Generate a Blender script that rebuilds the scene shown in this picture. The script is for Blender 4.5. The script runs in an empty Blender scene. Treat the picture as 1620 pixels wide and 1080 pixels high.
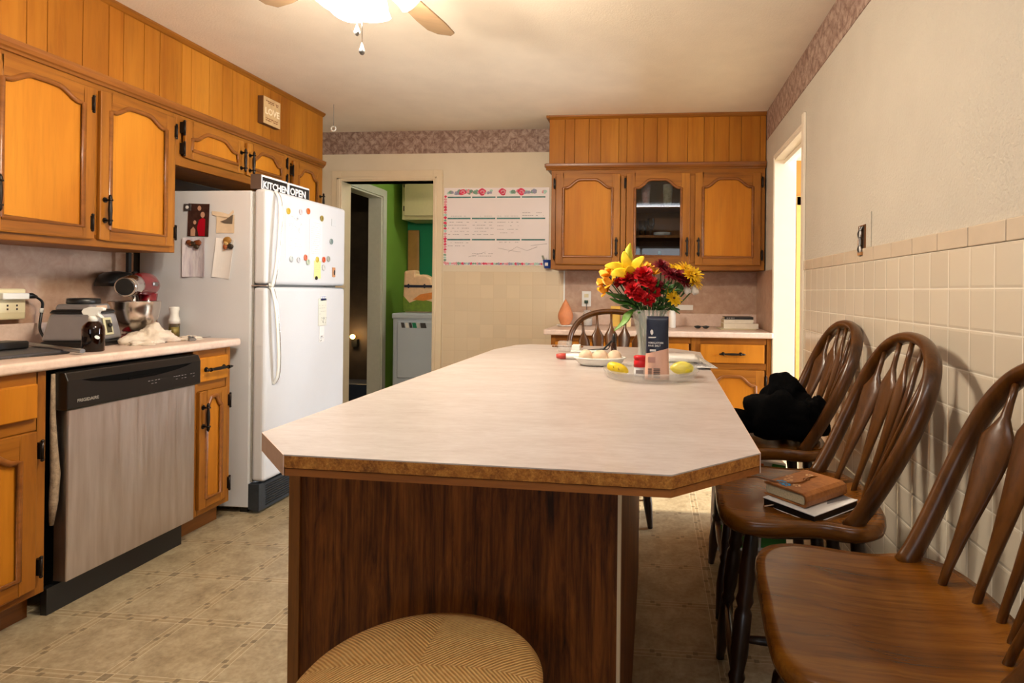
import bpy, bmesh, math, random
from mathutils import Vector, Matrix, noise
PI=math.pi
random.seed(7)
S=bpy.context.scene
COL=S.collection
# ------------------------------------------------------------------ camera
H=1.175
F_PX,U0,V0=902.4,953.1,458.6
yaw,pit,rol=.0920,.0017,.01005
cy,sy,cp,sp,cr,sr=math.cos(yaw),math.sin(yaw),math.cos(pit),math.sin(pit),math.cos(rol),math.sin(rol)
Fv=Vector((-sy*cp,cy*cp,sp)); Rt=Vector((cy,sy,0)); Uv=Rt.cross(Fv)
A=Rt*cr+Uv*sr; B=-Rt*sr+Uv*cr
cam=bpy.data.cameras.new('camera'); cam.sensor_width=36; cam.lens=F_PX/1620*36
cam.shift_x=(810-U0)/1620; cam.shift_y=(V0-540)/1620
cam.clip_start=.05
co=bpy.data.objects.new('camera',cam); COL.objects.link(co)
Mx=Matrix.Identity(4)
for i in range(3):
    Mx[i][0]=A[i]; Mx[i][1]=B[i]; Mx[i][2]=-Fv[i]
Mx[2][3]=H
co.matrix_world=Mx; S.camera=co
# ------------------------------------------------------------------ world, lights, exposure
S.view_settings.view_transform='Standard'; S.view_settings.look='None'
S.view_settings.gamma=1; S.view_settings.use_curve_mapping=False
S.view_settings.exposure=0.08
w=bpy.data.worlds.new('world'); S.world=w; w.use_nodes=True
w.node_tree.nodes['Background'].inputs[0].default_value=(.75,.87,1,1)
w.node_tree.nodes['Background'].inputs[1].default_value=1.0
def area(name,loc,tgt,sx,sy_,power,col,spread=PI):
    l=bpy.data.lights.new(name,'AREA'); l.shape='RECTANGLE'; l.size=sx; l.size_y=sy_
    l.energy=power; l.color=col; l.spread=spread
    o=bpy.data.objects.new(name,l); COL.objects.link(o); o.location=loc
    d=Vector(tgt)-Vector(loc); o.rotation_euler=d.to_track_quat('-Z','Y').to_euler()
    return o
# daylight through the windows of the side room (right of the doorway)
area('daylight_side_window',(3.62,3.75,1.35),(0,3.3,1.0),1.5,1.5,310,(.86,.93,1))
sl=bpy.data.lights.new('sun','SUN'); sl.energy=10; sl.angle=.05; sl.color=(1,.86,.66)
so_=bpy.data.objects.new('sun',sl); COL.objects.link(so_); so_.rotation_euler=Vector((-1,.0,-.58)).to_track_quat('-Z','Y').to_euler()
area('daylight_side_window_near',(3.62,1.75,1.55),(0,3.6,1.0),1.5,1.4,70,(.88,.94,1))
# daylight through the window behind the camera
area('daylight_rear_window',(-.3,-4.0,1.55),(-.6,3,1.0),1.7,1.2,17,(.92,.96,1))
S.cycles.use_denoising=True
S.cycles.max_bounces=8; S.cycles.diffuse_bounces=5; S.cycles.transparent_max_bounces=12
S.cycles.sample_clamp_indirect=6; S.cycles.caustics_reflective=False; S.cycles.caustics_refractive=False
# ------------------------------------------------------------------ materials
def srgb(c):
    return tuple((x/12.92 if x<=.04045 else ((x+.055)/1.055)**2.4) for x in [v/255 for v in c])+(1,)
MATS={}
class NB:
    def __init__(s,name):
        s.m=bpy.data.materials.new(name); s.m.use_nodes=True; s.t=s.m.node_tree
        s.b=s.t.nodes['Principled BSDF']; s.l=s.t.links
        s.tc=s.t.nodes.new('ShaderNodeTexCoord'); MATS[name]=s.m
    def lk(s,a,b): s.l.new(a,b)
    def coord(s,scale=(1,1,1),rot=(0,0,0),loc=(0,0,0),src='Object'):
        n=s.t.nodes.new('ShaderNodeMapping'); n.inputs[3].default_value=scale; n.inputs[2].default_value=rot; n.inputs[1].default_value=loc
        s.lk(s.tc.outputs[src],n.inputs[0]); return n.outputs[0]
    def noise(s,vec,scale,detail=4,rough=.55,dist=0):
        n=s.t.nodes.new('ShaderNodeTexNoise'); n.inputs['Scale'].default_value=scale; n.inputs['Detail'].default_value=detail
        n.inputs['Roughness'].default_value=rough; n.inputs['Distortion'].default_value=dist
        s.lk(vec,n.inputs['Vector']); return n.outputs['Fac']
    def ramp(s,fac,stops):
        n=s.t.nodes.new('ShaderNodeValToRGB'); e=n.color_ramp.elements
        while len(e)<len(stops): e.new(.5)
        for i,(p,c) in enumerate(stops): e[i].position=p; e[i].color=c
        s.lk(fac,n.inputs[0]); return n.outputs[0]
    def mix(s,fac,a,b,mode='MIX'):
        n=s.t.nodes.new('ShaderNodeMix'); n.data_type='RGBA'; n.blend_type=mode
        for v,k in ((fac,0),(a,6),(b,7)):
            if hasattr(v,'links') : s.lk(v,n.inputs[k])
            elif v is not None: n.inputs[k].default_value=v
        return n.outputs[2]
    def M(s,op,a,b=None,c=None):
        n=s.t.nodes.new('ShaderNodeMath'); n.operation=op
        for i,v in enumerate((a,b,c)):
            if v is None: continue
            if hasattr(v,'links'): s.lk(v,n.inputs[i])
            else: n.inputs[i].default_value=v
        return n.outputs[0]
    def sep(s,vec):
        n=s.t.nodes.new('ShaderNodeSeparateXYZ'); s.lk(vec,n.inputs[0]); return n.outputs
    def comb(s,x,y,z):
        n=s.t.nodes.new('ShaderNodeCombineXYZ')
        for i,v in enumerate((x,y,z)):
            if hasattr(v,'links'): s.lk(v,n.inputs[i])
            else: n.inputs[i].default_value=v
        return n.outputs[0]
    def bump(s,h,strength,dist=.01):
        n=s.t.nodes.new('ShaderNodeBump'); n.inputs['Strength'].default_value=strength; n.inputs['Distance'].default_value=dist
        s.lk(h,n.inputs['Height']); s.lk(n.outputs[0],s.b.inputs['Normal'])
    def set(s,**k):
        for a,v in k.items():
            i=s.b.inputs[{'color':'Base Color','rough':'Roughness','metal':'Metallic','spec':'Specular IOR Level','trans':'Transmission Weight','ior':'IOR','coat':'Coat Weight','coatr':'Coat Roughness','emit':'Emission Color','emits':'Emission Strength','sheen':'Sheen Weight','alpha':'Alpha'}[a]]
            if hasattr(v,'links'): s.lk(v,i)
            else: i.default_value=v
        return s
def flat(name,c,rough=.5,metal=0,var=.06,vs=30,bump=0,bs=200,**k):
    n=NB(name); c=srgb(c)
    if var:
        f=n.noise(n.coord(),vs,3)
        col=n.ramp(f,[(.3,tuple(x*(1-var) for x in c[:3])+(1,)),(.7,tuple(min(1,x*(1+var)) for x in c[:3])+(1,))])
    else: col=c
    n.set(color=col,rough=rough,metal=metal,**k)
    if bump: n.bump(n.noise(n.coord(),bs,4),bump,.004)
    return n.m
def wood(name,cols,axis='Z',freq=1.0,rough=.35,grain=1.0,island=0,coat=.15,blotch=.5,bumpk=.12,fine=1.0):
    """cols: dark grain, mid, light"""
    n=NB(name); d,m,l=[srgb(c) for c in cols]
    st={'X':(.07,1,1),'Y':(1,.07,1),'Z':(1,1,.07)}[axis]
    src=n.coord(scale=tuple(x*freq for x in st))
    if island:
        g=n.t.nodes.new('ShaderNodeNewGeometry'); r=g.outputs['Random Per Island']
        add=n.t.nodes.new('ShaderNodeVectorMath'); add.operation='ADD'; n.lk(src,add.inputs[0]); n.lk(n.comb(n.M('MULTIPLY',r,7.3),n.M('MULTIPLY',r,3.1),n.M('MULTIPLY',r,5.7)),add.inputs[1]); src=add.outputs[0]
    f1=n.noise(src,9,5,.6,1.2)
    st2={'X':(.25,1,1),'Y':(1,.25,1),'Z':(1,1,.25)}[axis]
    f2=n.noise(n.coord(scale=st2),3.2,3,.5,.4)
    f3=n.noise(src,60*fine,3,.7)
    base=n.ramp(f1,[(.28,d),(.45,m),(.72,l)])
    base=n.mix(blotch,base,n.ramp(f2,[(.3,d),(.55,m),(.75,l)]))
    k=n.ramp(f3,[(.30,(1-.45*grain,)*3+(1,)),(.52,(1,1,1,1))])
    base=n.mix(1.0,base,k,'MULTIPLY')
    if island:
        base=n.mix(1.0,base,n.ramp(r,[(0,(1-island,1-island*1.15,1-island*1.3,1)),(1,(1,1,1,1))]),'MULTIPLY')
    n.set(color=base,rough=rough,coat=coat,coatr=.2)
    n.bump(f3,bumpk,.001)
    return n.m
def mottle(name,c1,c2,c3,scale=40,rough=.4,stretch=(1,1,1),coat=0,bump=0):
    n=NB(name); v=n.coord(scale=stretch)
    f=n.noise(v,scale,6,.65,.6); g=n.noise(v,scale*.2,3,.5,.5)
    col=n.mix(.45,n.ramp(f,[(.3,srgb(c1)),(.5,srgb(c2)),(.7,srgb(c3))]),n.ramp(g,[(.3,srgb(c1)),(.5,srgb(c2)),(.7,srgb(c3))]))
    n.set(color=col,rough=rough,coat=coat)
    if bump: n.bump(f,bump,.004)
    return n.m
def metal(name,c,rough=.3,brush=None):
    n=NB(name); n.set(color=srgb(c),metal=1,rough=rough)
    if brush:
        f=n.noise(n.coord(scale=brush),1,4,.7)
        n.set(rough=n.M('MULTIPLY_ADD',f,.25,rough-.1)); n.bump(f,.15,.002)
    return n.m
def glass(name,c=(245,250,250),rough=.02,ior=1.45):
    n=NB(name); n.set(color=srgb(c),rough=rough,trans=1,ior=ior); return n.m
def thin_glass(name,tint=(.97,.98,.97),refl=.10,rough=.02):
    n=NB(name); t=n.t; tr=t.nodes.new('ShaderNodeBsdfTransparent'); tr.inputs[0].default_value=tint+(1,)
    gl=t.nodes.new('ShaderNodeBsdfGlossy'); gl.inputs['Roughness'].default_value=rough; gl.inputs[0].default_value=(1,1,1,1)
    lw=t.nodes.new('ShaderNodeFresnel'); lw.inputs[0].default_value=1.5
    f=n.M('MINIMUM',n.M('MULTIPLY',lw.outputs[0],.75),.9); mx=t.nodes.new('ShaderNodeMixShader')
    n.lk(f,mx.inputs[0]); n.lk(tr.outputs[0],mx.inputs[1]); n.lk(gl.outputs[0],mx.inputs[2])
    n.lk(mx.outputs[0],t.nodes['Material Output'].inputs[0]); return n.m
def emis(name,c,st,base=(255,255,255)):
    n=NB(name); n.set(color=srgb(base),emit=srgb(c),emits=st,rough=.4); return n.m

m_frame=wood('amber_cabinet_frame',((96,50,8),(146,88,22),(176,114,36)),'Z',1,.46,.5,blotch=.45,coat=.04)
m_framx=wood('amber_cabinet_rail',((96,50,8),(146,88,22),(176,114,36)),'X',1,.46,.5,blotch=.45,coat=.04)
m_panel=wood('amber_door_panel',((152,84,12),(184,114,24),(202,134,38)),'Z',1,.5,.3,blotch=.65,fine=.7,coat=.0)
m_mould=wood('dark_amber_moulding',((88,46,12),(130,76,26),(158,98,42)),'X',1,.3,.5)
m_soffit=wood('amber_soffit_boards',((140,76,12),(174,108,26),(192,128,40)),'Z',1,.46,.3,island=.16,blotch=.55,coat=.03)
def veneer():
    n=NB('dark_oak_veneer'); v=n.coord(scale=(1,1,.09))
    f=n.noise(v,55,7,.72,1.0); g=n.noise(n.coord(scale=(1,1,.16)),13,4,.6,2.2); h=n.noise(n.coord(scale=(1,1,.02)),220,2,.5)
    m=n.M('ADD',n.M('MULTIPLY',f,.55),n.M('MULTIPLY',g,.45))
    c=n.ramp(m,[(.36,srgb((42,18,4))),(.46,srgb((96,50,13))),(.56,srgb((130,74,24))),(.68,srgb((156,96,38)))])
    c=n.mix(1.0,c,n.ramp(h,[(.35,(.62,.6,.58,1)),(.55,(1,1,1,1))]),'MULTIPLY')
    n.set(color=c,rough=.6,spec=.3); n.bump(h,.1,.001); return n.m
m_base=veneer()
m_post=wood('amber_brown_post',((84,44,10),(142,86,28),(172,114,46)),'Z',2,.5,.6,coat=0)
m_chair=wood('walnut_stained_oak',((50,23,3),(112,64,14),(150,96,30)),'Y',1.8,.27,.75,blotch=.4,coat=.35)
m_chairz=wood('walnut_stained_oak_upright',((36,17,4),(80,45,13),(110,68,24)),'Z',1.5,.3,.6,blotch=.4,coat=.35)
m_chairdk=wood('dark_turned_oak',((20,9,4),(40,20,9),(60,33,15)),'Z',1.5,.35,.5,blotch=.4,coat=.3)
m_chip=mottle('raw_chipboard_edge',(92,50,10),(168,104,34),(218,156,72),230,.75,bump=.6)
for _m,_k in ((m_frame,.25),(m_framx,.25),(m_panel,.22),(m_soffit,.22),(m_mould,.35),(m_chairz,.35),(m_chair,.4)):
    _m.node_tree.nodes['Principled BSDF'].inputs['Specular IOR Level'].default_value=_k
for _m in (m_chair,m_chairz): _m.node_tree.nodes['Principled BSDF'].inputs['Coat Weight'].default_value=.15
m_iron=flat('black_iron_hardware',(34,26,20),.4,.6,0)
m_lam=mottle('blush_laminate',(170,158,152),(186,176,171),(198,191,188),26,.32,(1,3,1),coat=.1)
m_lamedge=mottle('pink_laminate_edge',(196,164,146),(208,180,164),(216,192,178),30,.4)
m_ctr=mottle('pale_pink_countertop',(206,178,162),(220,196,180),(230,208,194),50,.38)
m_splash=mottle('mauve_backsplash_laminate',(158,122,100),(182,148,124),(202,174,150),18,.4)
m_ceil=flat('cream_ceiling_paint',(240,230,214),.9,0,.03,6,.35,120)
m_wall=flat('cream_wall_paint',(222,208,184),.7,0,.03,4,.3,90)
m_wallr=flat('textured_cream_wall_paint',(200,192,178),.62,0,.03,5,.9,110)
m_trim=flat('cream_gloss_trim',(226,208,178),.4,0,.03,6)
m_jamb=flat('white_gloss_jamb',(240,230,212),.35,0,.02,6)
m_white=flat('white_enamel',(214,216,220),.28,0,.015,6,.12,260)
m_whites=flat('white_plastic',(236,236,230),.4,0,0)
m_cream=flat('cream_plastic',(222,210,170),.45,0,0)
m_black=flat('black_plastic',(20,20,20),.35,0,0)
m_blackg=flat('black_gloss_panel',(22,21,19),.3,0,0)
m_void=flat('matte_black_recess',(5,5,5),.9,0,0,spec=.1)
m_gasket=flat('grey_rubber_gasket',(150,146,138),.6,0,.1,50)
m_steel=metal('brushed_stainless',(196,184,172),.36,(160,160,2))
def _st():
    n=m_steel; t=n.node_tree; nn=t.nodes.new('ShaderNodeTexNoise'); mp=t.nodes.new('ShaderNodeMapping'); tc=t.nodes.new('ShaderNodeTexCoord')
    mp.inputs[3].default_value=(7,7,.7); t.links.new(tc.outputs['Object'],mp.inputs[0]); t.links.new(mp.outputs[0],nn.inputs['Vector']); nn.inputs['Detail'].default_value=4
    r=t.nodes.new('ShaderNodeValToRGB'); r.color_ramp.elements[0].position=.3; r.color_ramp.elements[0].color=srgb((184,170,156)); r.color_ramp.elements[1].position=.7; r.color_ramp.elements[1].color=srgb((206,196,186))
    t.links.new(nn.outputs['Fac'],r.inputs[0]); t.links.new(r.outputs[0],t.nodes['Principled BSDF'].inputs['Base Color'])
_st()
m_chrome=metal('polished_chrome',(230,228,225),.12)
m_bowl=metal('polished_steel',(214,206,198),.2)
m_alu=metal('grey_aluminium',(150,150,150),.4)
m_grill=flat('charcoal_kick_grille',(44,50,56),.5,0,.2,80)
m_red=flat('glossy_red_enamel',(112,6,18),.25,0,.05,10,coat=.5)
m_glass=thin_glass('clear_glass',(.94,.95,.94)); m_cryst=NB('cut_crystal').set(color=(.80,.84,.80,1),rough=.12,alpha=.24,coat=.6).m
m_trayg=NB('clear_tray_plastic'); m_trayg.set(color=(.66,.64,.60,1),rough=.08,alpha=.3); m_trayg=m_trayg.m
m_pane=thin_glass('cabinet_window_glass',(.74,.76,.78))
m_amber=glass('amber_brown_glass',(120,58,14),.05)
m_oil=thin_glass('clear_bottle_plastic',(.86,.84,.70))
m_paper=flat('white_paper',(232,230,228),.8,0,.02,20)
m_cloth=flat('off_white_towel',(214,200,182),.95,0,.08,40,.6,300)
m_blk=flat('black_fleece',(3,3,4),1.0,0,.2,30,.5,300,spec=.1)
m_lea=mottle('tan_tooled_leather',(120,68,30),(158,98,48),(180,120,66),60,.45,bump=.4)
m_pages=flat('cream_page_edges',(206,188,150),.8,0,.15,200)
m_rush=None
m_green=flat('lit_green_wall_paint',(112,150,50),.7,0,.04,4)  # lit copy of the laundry green
m_greend=flat('shaded_green_wall_paint',(14,128,86),.6,0,.05,4)  # same laundry green with the shade of the far wall put into its colour
m_dry=flat('grey_white_dryer_enamel',(186,194,204),.35,0,.02,5)
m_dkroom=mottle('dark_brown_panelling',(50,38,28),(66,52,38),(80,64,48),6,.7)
m_yel=flat('warm_yellow_wall_paint',(184,122,44),.7,0,.03,3)
m_leaf=flat('green_leaf',(48,92,28),.5,0,.3,30)
m_leaf2=flat('bright_green_leaf',(96,140,44),.5,0,.2,30)
m_stem=flat('green_stem',(46,84,34),.5,0,.25,30)
m_salmon=flat('salmon_salt',(214,138,92),.6,0,.1,20)  # plain salmon base colour, no emission
m_navy=flat('navy_pouch_film',(22,26,48),.35,0,.1,20)
m_pink=flat('pink_salt_pouch_film',(214,168,148),.35,0,.1,60)
m_ink=flat('dark_print_ink',(60,54,54),.6,0,0)
m_grey=flat('grey_print_ink',(140,136,136),.6,0,0)
m_gold=metal('brass_knob',(200,160,90),.3)

def tiles(name,c,mort,ax,size,off,rough=.16):
    n=NB(name); s=n.sep(n.coord())
    u=n.M('DIVIDE',n.M('SUBTRACT',s[ax],off[0]),size); v=n.M('DIVIDE',n.M('SUBTRACT',s[2],off[1]),size)
    def edge(x):
        f=n.M('FRACT',x); return n.M('MINIMUM',f,n.M('SUBTRACT',1,f))
    e=n.M('MINIMUM',edge(u),edge(v))
    ln=n.M('LESS_THAN',e,.016)
    idn=n.t.nodes.new('ShaderNodeTexWhiteNoise'); idn.noise_dimensions='2D'; n.lk(n.comb(n.M('FLOOR',u),n.M('FLOOR',v),0),idn.inputs['Vector'])
    c=srgb(c); base=n.ramp(idn.outputs['Value'],[(0,tuple(x*.92 for x in c[:3])+(1,)),(1,c)])
    n.set(color=n.mix(ln,base,srgb(mort)),rough=n.M('MULTIPLY_ADD',ln,.5,rough))
    h=n.M('MINIMUM',n.M('MULTIPLY',e,14),1.0)
    h=n.M('ADD',h,n.M('MULTIPLY',n.noise(n.coord(),9,2),.5))
    h=n.M('ADD',h,n.M('MULTIPLY',idn.outputs['Value'],.25))
    n.bump(h,.35 if ax==1 else .12,.004)
    return n.m
m_tileR=tiles('cream_glazed_wall_tile',(216,204,184),(236,228,212),1,.1015,(1.366,1.19))
m_tileB=tiles('painted_over_wall_tile',(222,202,170),(214,193,160),0,.1045,(-1.585,1.213),.35)
# vinyl floor
def floor_mat():
    n=NB('patterned_vinyl_floor'); s=n.sep(n.coord())
    P,Q=.3103,.2957
    def d(x,o,p):
        f=n.M('FRACT',n.M('ADD',n.M('DIVIDE',n.M('SUBTRACT',x,o),p),.5)); return n.M('MULTIPLY',n.M('SUBTRACT',f,.5),p)
    dx=d(s[0],-1.945,P); dy=d(s[1],1.572,Q); ax=n.M('ABSOLUTE',dx); ay=n.M('ABSOLUTE',dy)
    def near(a,c,w): return n.M('LESS_THAN',n.M('ABSOLUTE',n.M('SUBTRACT',a,c)),w)
    light=n.M('MAXIMUM',n.M('MAXIMUM',near(ax,.0175,.0014),near(ax,.002,.0009)),n.M('MAXIMUM',near(ay,.0175,.0014),near(ay,.002,.0009)))
    inx=n.M('LESS_THAN',ax,.0175); iny=n.M('LESS_THAN',ay,.0175)
    sq=n.M('MULTIPLY',n.M('LESS_THAN',ax,.0155),n.M('LESS_THAN',ay,.0155))
    c1=n.M('MULTIPLY',n.M('MULTIPLY',inx,n.M('GREATER_THAN',dx,0)),near(ay,.085,.008))
    c2=n.M('MULTIPLY',n.M('MULTIPLY',inx,n.M('LESS_THAN',dx,0)),near(ay,.107,.008))
    c3=n.M('MULTIPLY',n.M('MULTIPLY',iny,n.M('GREATER_THAN',dy,0)),near(ax,.085,.008))
    c4=n.M('MULTIPLY',n.M('MULTIPLY',iny,n.M('LESS_THAN',dy,0)),near(ax,.107,.008))
    dk=n.M('MAXIMUM',sq,n.M('MAXIMUM',n.M('MAXIMUM',c1,c2),n.M('MAXIMUM',c3,c4)))
    f=n.noise(n.coord(),12,6,.65,.5); g=n.noise(n.coord(),60,3,.6)
    base=n.ramp(f,[(.3,srgb((124,108,82))),(.5,srgb((158,142,112))),(.72,srgb((186,172,142)))])
    base=n.mix(.3,base,n.ramp(g,[(.3,srgb((110,94,70))),(.7,srgb((190,176,146)))]))
    band=n.M('MAXIMUM',inx,iny)
    base=n.mix(n.M('MULTIPLY',band,.35),base,srgb((150,128,92)))
    base=n.mix(n.M('MULTIPLY',light,.6),base,srgb((212,200,172)))
    base=n.mix(n.M('MULTIPLY',dk,.7),base,srgb((96,84,62)))
    n.set(color=base,rough=.42); n.bump(g,.12,.003)
    return n.m
m_floor=floor_mat()
def border_mat():
    n=NB('mauve_wallpaper_border'); f=n.noise(n.coord(),22,6,.7,1.5)
    s=n.sep(n.coord()); a=n.M('ADD',s[0],s[1])
    w1=n.M('ABSOLUTE',n.M('SINE',n.M('MULTIPLY',n.M('ADD',a,s[2]),34))); w2=n.M('ABSOLUTE',n.M('SINE',n.M('MULTIPLY',n.M('SUBTRACT',a,s[2]),34)))
    k=n.M('MULTIPLY',n.M('MINIMUM',w1,w2),.12)
    col=n.ramp(n.M('ADD',f,k),[(.32,srgb((104,76,66))),(.5,srgb((140,112,100))),(.68,srgb((180,156,142)))])
    n.set(color=col,rough=.6); return n.m
m_border=border_mat()
def rush_mat():
    n=NB('woven_rush'); s=n.sep(n.coord(rot=(0,0,math.radians(-4))))
    ax=n.M('ABSOLUTE',s[0]); ay=n.M('ABSOLUTE',s[1])
    v=n.M('SUBTRACT',ay,ax)
    ph=n.M('ADD',n.M('MULTIPLY',v,880),n.M('MULTIPLY',n.noise(n.coord(),11,3),5))
    wv=n.M('MULTIPLY_ADD',n.M('SINE',ph),.5,.5)
    gap=n.noise(n.comb(n.M('MULTIPLY',v,140),0,0),1,2,.5)
    f=n.noise(n.coord(),70,4,.6); g=n.noise(n.coord(),5,3)
    col=n.ramp(n.M('ADD',n.M('MULTIPLY',wv,.30),n.M('ADD',n.M('MULTIPLY',f,.25),n.M('MULTIPLY',g,.35))),[(.2,srgb((176,114,50))),(.42,srgb((226,172,98))),(.75,srgb((250,212,144)))])
    dk=n.M('MULTIPLY',n.M('LESS_THAN',gap,.34),n.M('LESS_THAN',wv,.25))
    n.set(color=n.mix(n.M('MULTIPLY',dk,.75),col,srgb((96,56,22))),rough=.7); n.bump(wv,.7,.004); return n.m
m_rush=rush_mat()
# ------------------------------------------------------------------ mesh builder
class MB:
    def __init__(s,M=None): s.v=[];s.f=[];s.mi=[];s.sm=[];s.M=M or Matrix.Identity(4)
    def add(s,vs,fs,mi=0,sm=False):
        o=len(s.v); s.v+=[tuple(s.M@Vector(v)) for v in vs]
        for f in fs: s.f.append([i+o for i in f]); s.mi.append(mi); s.sm.append(sm)
        return s
    def box(s,x0,y0,z0,x1,y1,z1,mi=0):
        v=[(x,y,z) for z in (z0,z1) for y in (y0,y1) for x in (x0,x1)]
        return s.add(v,[(0,2,3,1),(4,5,7,6),(0,1,5,4),(2,6,7,3),(0,4,6,2),(1,3,7,5)],mi)
    def prism(s,poly,z0,z1,mi=0,ax='z',sm=False):
        n=len(poly)
        if ax=='z': f=lambda p,z:(p[0],p[1],z)
        elif ax=='y': f=lambda p,z:(p[0],z,p[1])
        else: f=lambda p,z:(z,p[0],p[1])
        v=[f(p,z0) for p in poly]+[f(p,z1) for p in poly]
        s.add(v,[list(range(n))[::-1],list(range(n,2*n))],mi)
        return s.add(v,[(i,(i+1)%n,n+(i+1)%n,n+i) for i in range(n)],mi,sm)
    def lathe(s,prof,c=(0,0,0),n=24,mi=0,flute=0,fn=12,axis=None,sm=True,ell=(1,1)):
        R=Matrix.Identity(3)
        if axis is not None: R=Vector((0,0,1)).rotation_difference(Vector(axis)).to_matrix()
        vs=[];fs=[]
        for (r,z) in prof:
            for i in range(n):
                a=2*PI*i/n; k=1+flute*math.cos(a*fn)
                p=R@Vector((r*k*math.cos(a)*ell[0],r*k*math.sin(a)*ell[1],z)); vs.append((p.x+c[0],p.y+c[1],p.z+c[2]))
        for j in range(len(prof)-1):
            for i in range(n): fs.append((j*n+i,j*n+(i+1)%n,(j+1)*n+(i+1)%n,(j+1)*n+i))
        caps=[]
        if prof[0][0]>1e-6: caps.append([i for i in range(n)][::-1])
        if prof[-1][0]>1e-6: caps.append([(len(prof)-1)*n+i for i in range(n)])
        s.add(vs,fs,mi,sm)
        if caps: s.add(vs,caps,mi,False)
        return s
    def tube(s,pts,r,n=10,mi=0,up=None,caps=True,sm=True):
        """r: number, list, or list of (w,t) pairs with 'up' giving the thin direction"""
        pts=[Vector(p) for p in pts]; m=len(pts)
        if not isinstance(r,(list,tuple)): r=[r]*m
        vs=[];fs=[];prev=None
        for j,p in enumerate(pts):
            t=(pts[min(j+1,m-1)]-pts[max(j-1,0)]).normalized()
            if up is not None: ref=Vector(up)
            elif prev is None: ref=Vector((0,0,1)) if abs(t.z)<.9 else Vector((1,0,0))
            else: ref=prev
            b=(ref-t*ref.dot(t)).normalized(); a=b.cross(t); prev=b
            rr=r[j]; ra,rb=(rr if isinstance(rr,(tuple,list)) else (rr,rr))
            for i in range(n):
                th=2*PI*i/n; q=p+a*(ra*math.cos(th))+b*(rb*math.sin(th)); vs.append(tuple(q))
        for j in range(m-1):
            for i in range(n): fs.append((j*n+i,j*n+(i+1)%n,(j+1)*n+(i+1)%n,(j+1)*n+i))
        s.add(vs,fs,mi,sm)
        if caps: s.add(vs,[list(range(n))[::-1],[(m-1)*n+i for i in range(n)]],mi)
        return s
    def ball(s,c,r,n=14,m=9,mi=0,jit=0,seed=0):
        if not isinstance(r,(tuple,list)): r=(r,r,r)
        vs=[];fs=[]
        for j in range(m+1):
            ph=PI*j/m
            for i in range(n):
                a=2*PI*i/n; d=Vector((math.sin(ph)*math.cos(a),math.sin(ph)*math.sin(a),math.cos(ph)))
                k=1+(jit*noise.noise(d*2.3+Vector((seed,seed*.7,0))) if jit else 0)
                vs.append((c[0]+d.x*r[0]*k,c[1]+d.y*r[1]*k,c[2]+d.z*r[2]*k))
        for j in range(m):
            for i in range(n): fs.append((j*n+i,(j+1)*n+i,(j+1)*n+(i+1)%n,j*n+(i+1)%n))
        return s.add(vs,fs,mi,True)
    def text(s,txt,size,M,mi=0,ext=.0004,bold=0,align='LEFT'):
        c=bpy.data.curves.new('t','FONT'); c.body=txt; c.size=size; c.extrude=ext; c.offset=bold; c.align_x=align; c.resolution_u=2
        o=bpy.data.objects.new('t',c); COL.objects.link(o)
        dg=bpy.context.evaluated_depsgraph_get(); me=bpy.data.meshes.new_from_object(o.evaluated_get(dg))
        vs=[tuple(M@v.co) for v in me.vertices]; fs=[list(p.vertices) for p in me.polygons]
        s.add(vs,fs,mi); bpy.data.objects.remove(o); bpy.data.curves.remove(c); bpy.data.meshes.remove(me); return s
def obj(name,mb,mats,parent=None,bev=0,sub=0,solid=0,loc=None,seg=2):
    me=bpy.data.meshes.new(name); me.from_pydata(mb.v,[],mb.f)
    if not isinstance(mats,(list,tuple)): mats=[mats]
    for m in mats: me.materials.append(m)
    for i,p in enumerate(me.polygons): p.material_index=mb.mi[i]; p.use_smooth=mb.sm[i]
    bm=bmesh.new(); bm.from_mesh(me); bmesh.ops.remove_doubles(bm,verts=bm.verts,dist=1e-6)
    bmesh.ops.recalc_face_normals(bm,faces=bm.faces); bm.to_mesh(me); bm.free()
    o=bpy.data.objects.new(name,me); COL.objects.link(o)
    if parent: o.parent=parent
    if loc is not None:
        for v in me.vertices: v.co-=Vector(loc)
        o.location=loc
    if solid:
        md=o.modifiers.new('solid','SOLIDIFY'); md.thickness=solid; md.offset=0
    if bev:
        md=o.modifiers.new('bevel','BEVEL'); md.width=bev; md.segments=seg; md.limit_method='ANGLE'; md.angle_limit=.6
        md.harden_normals=False
    if sub:
        md=o.modifiers.new('sub','SUBSURF'); md.levels=sub; md.render_levels=sub
    return o
def tag(o,label,cat,group=None):
    o['label']=label; o['category']=cat
    if group: o['group']=group
    return o
def thing(name,label,cat,loc=(0,0,0),rz=0,group=None):
    o=bpy.data.objects.new(name,None); COL.objects.link(o); o.empty_display_size=.1
    o.location=loc; o.rotation_euler=(0,0,rz); return tag(o,label,cat,group)
def struct(name,mb,mats,**k):
    o=obj(name,mb,mats,**k); o['kind']='structure'; return o
def TR(x,y,z,rz=0,rx=0,ry=0): return Matrix.Translation((x,y,z))@Matrix.Rotation(rz,4,'Z')@Matrix.Rotation(ry,4,'Y')@Matrix.Rotation(rx,4,'X')
def cr_pts(P,k=6):
    out=[];P=[Vector(p) for p in P]
    for i in range(len(P)-1):
        p0=P[max(i-1,0)];p1=P[i];p2=P[i+1];p3=P[min(i+2,len(P)-1)]
        for j in range(k):
            t=j/k; out.append(.5*((2*p1)+(-p0+p2)*t+(2*p0-5*p1+4*p2-p3)*t*t+(-p0+3*p1-3*p2+p3)*t**3))
    out.append(P[-1]); return out
def copy_tree(o,parent=None):
    c=o.copy(); COL.objects.link(c); c.parent=parent
    for ch in list(o.children): copy_tree(ch,c)
    return c

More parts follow.
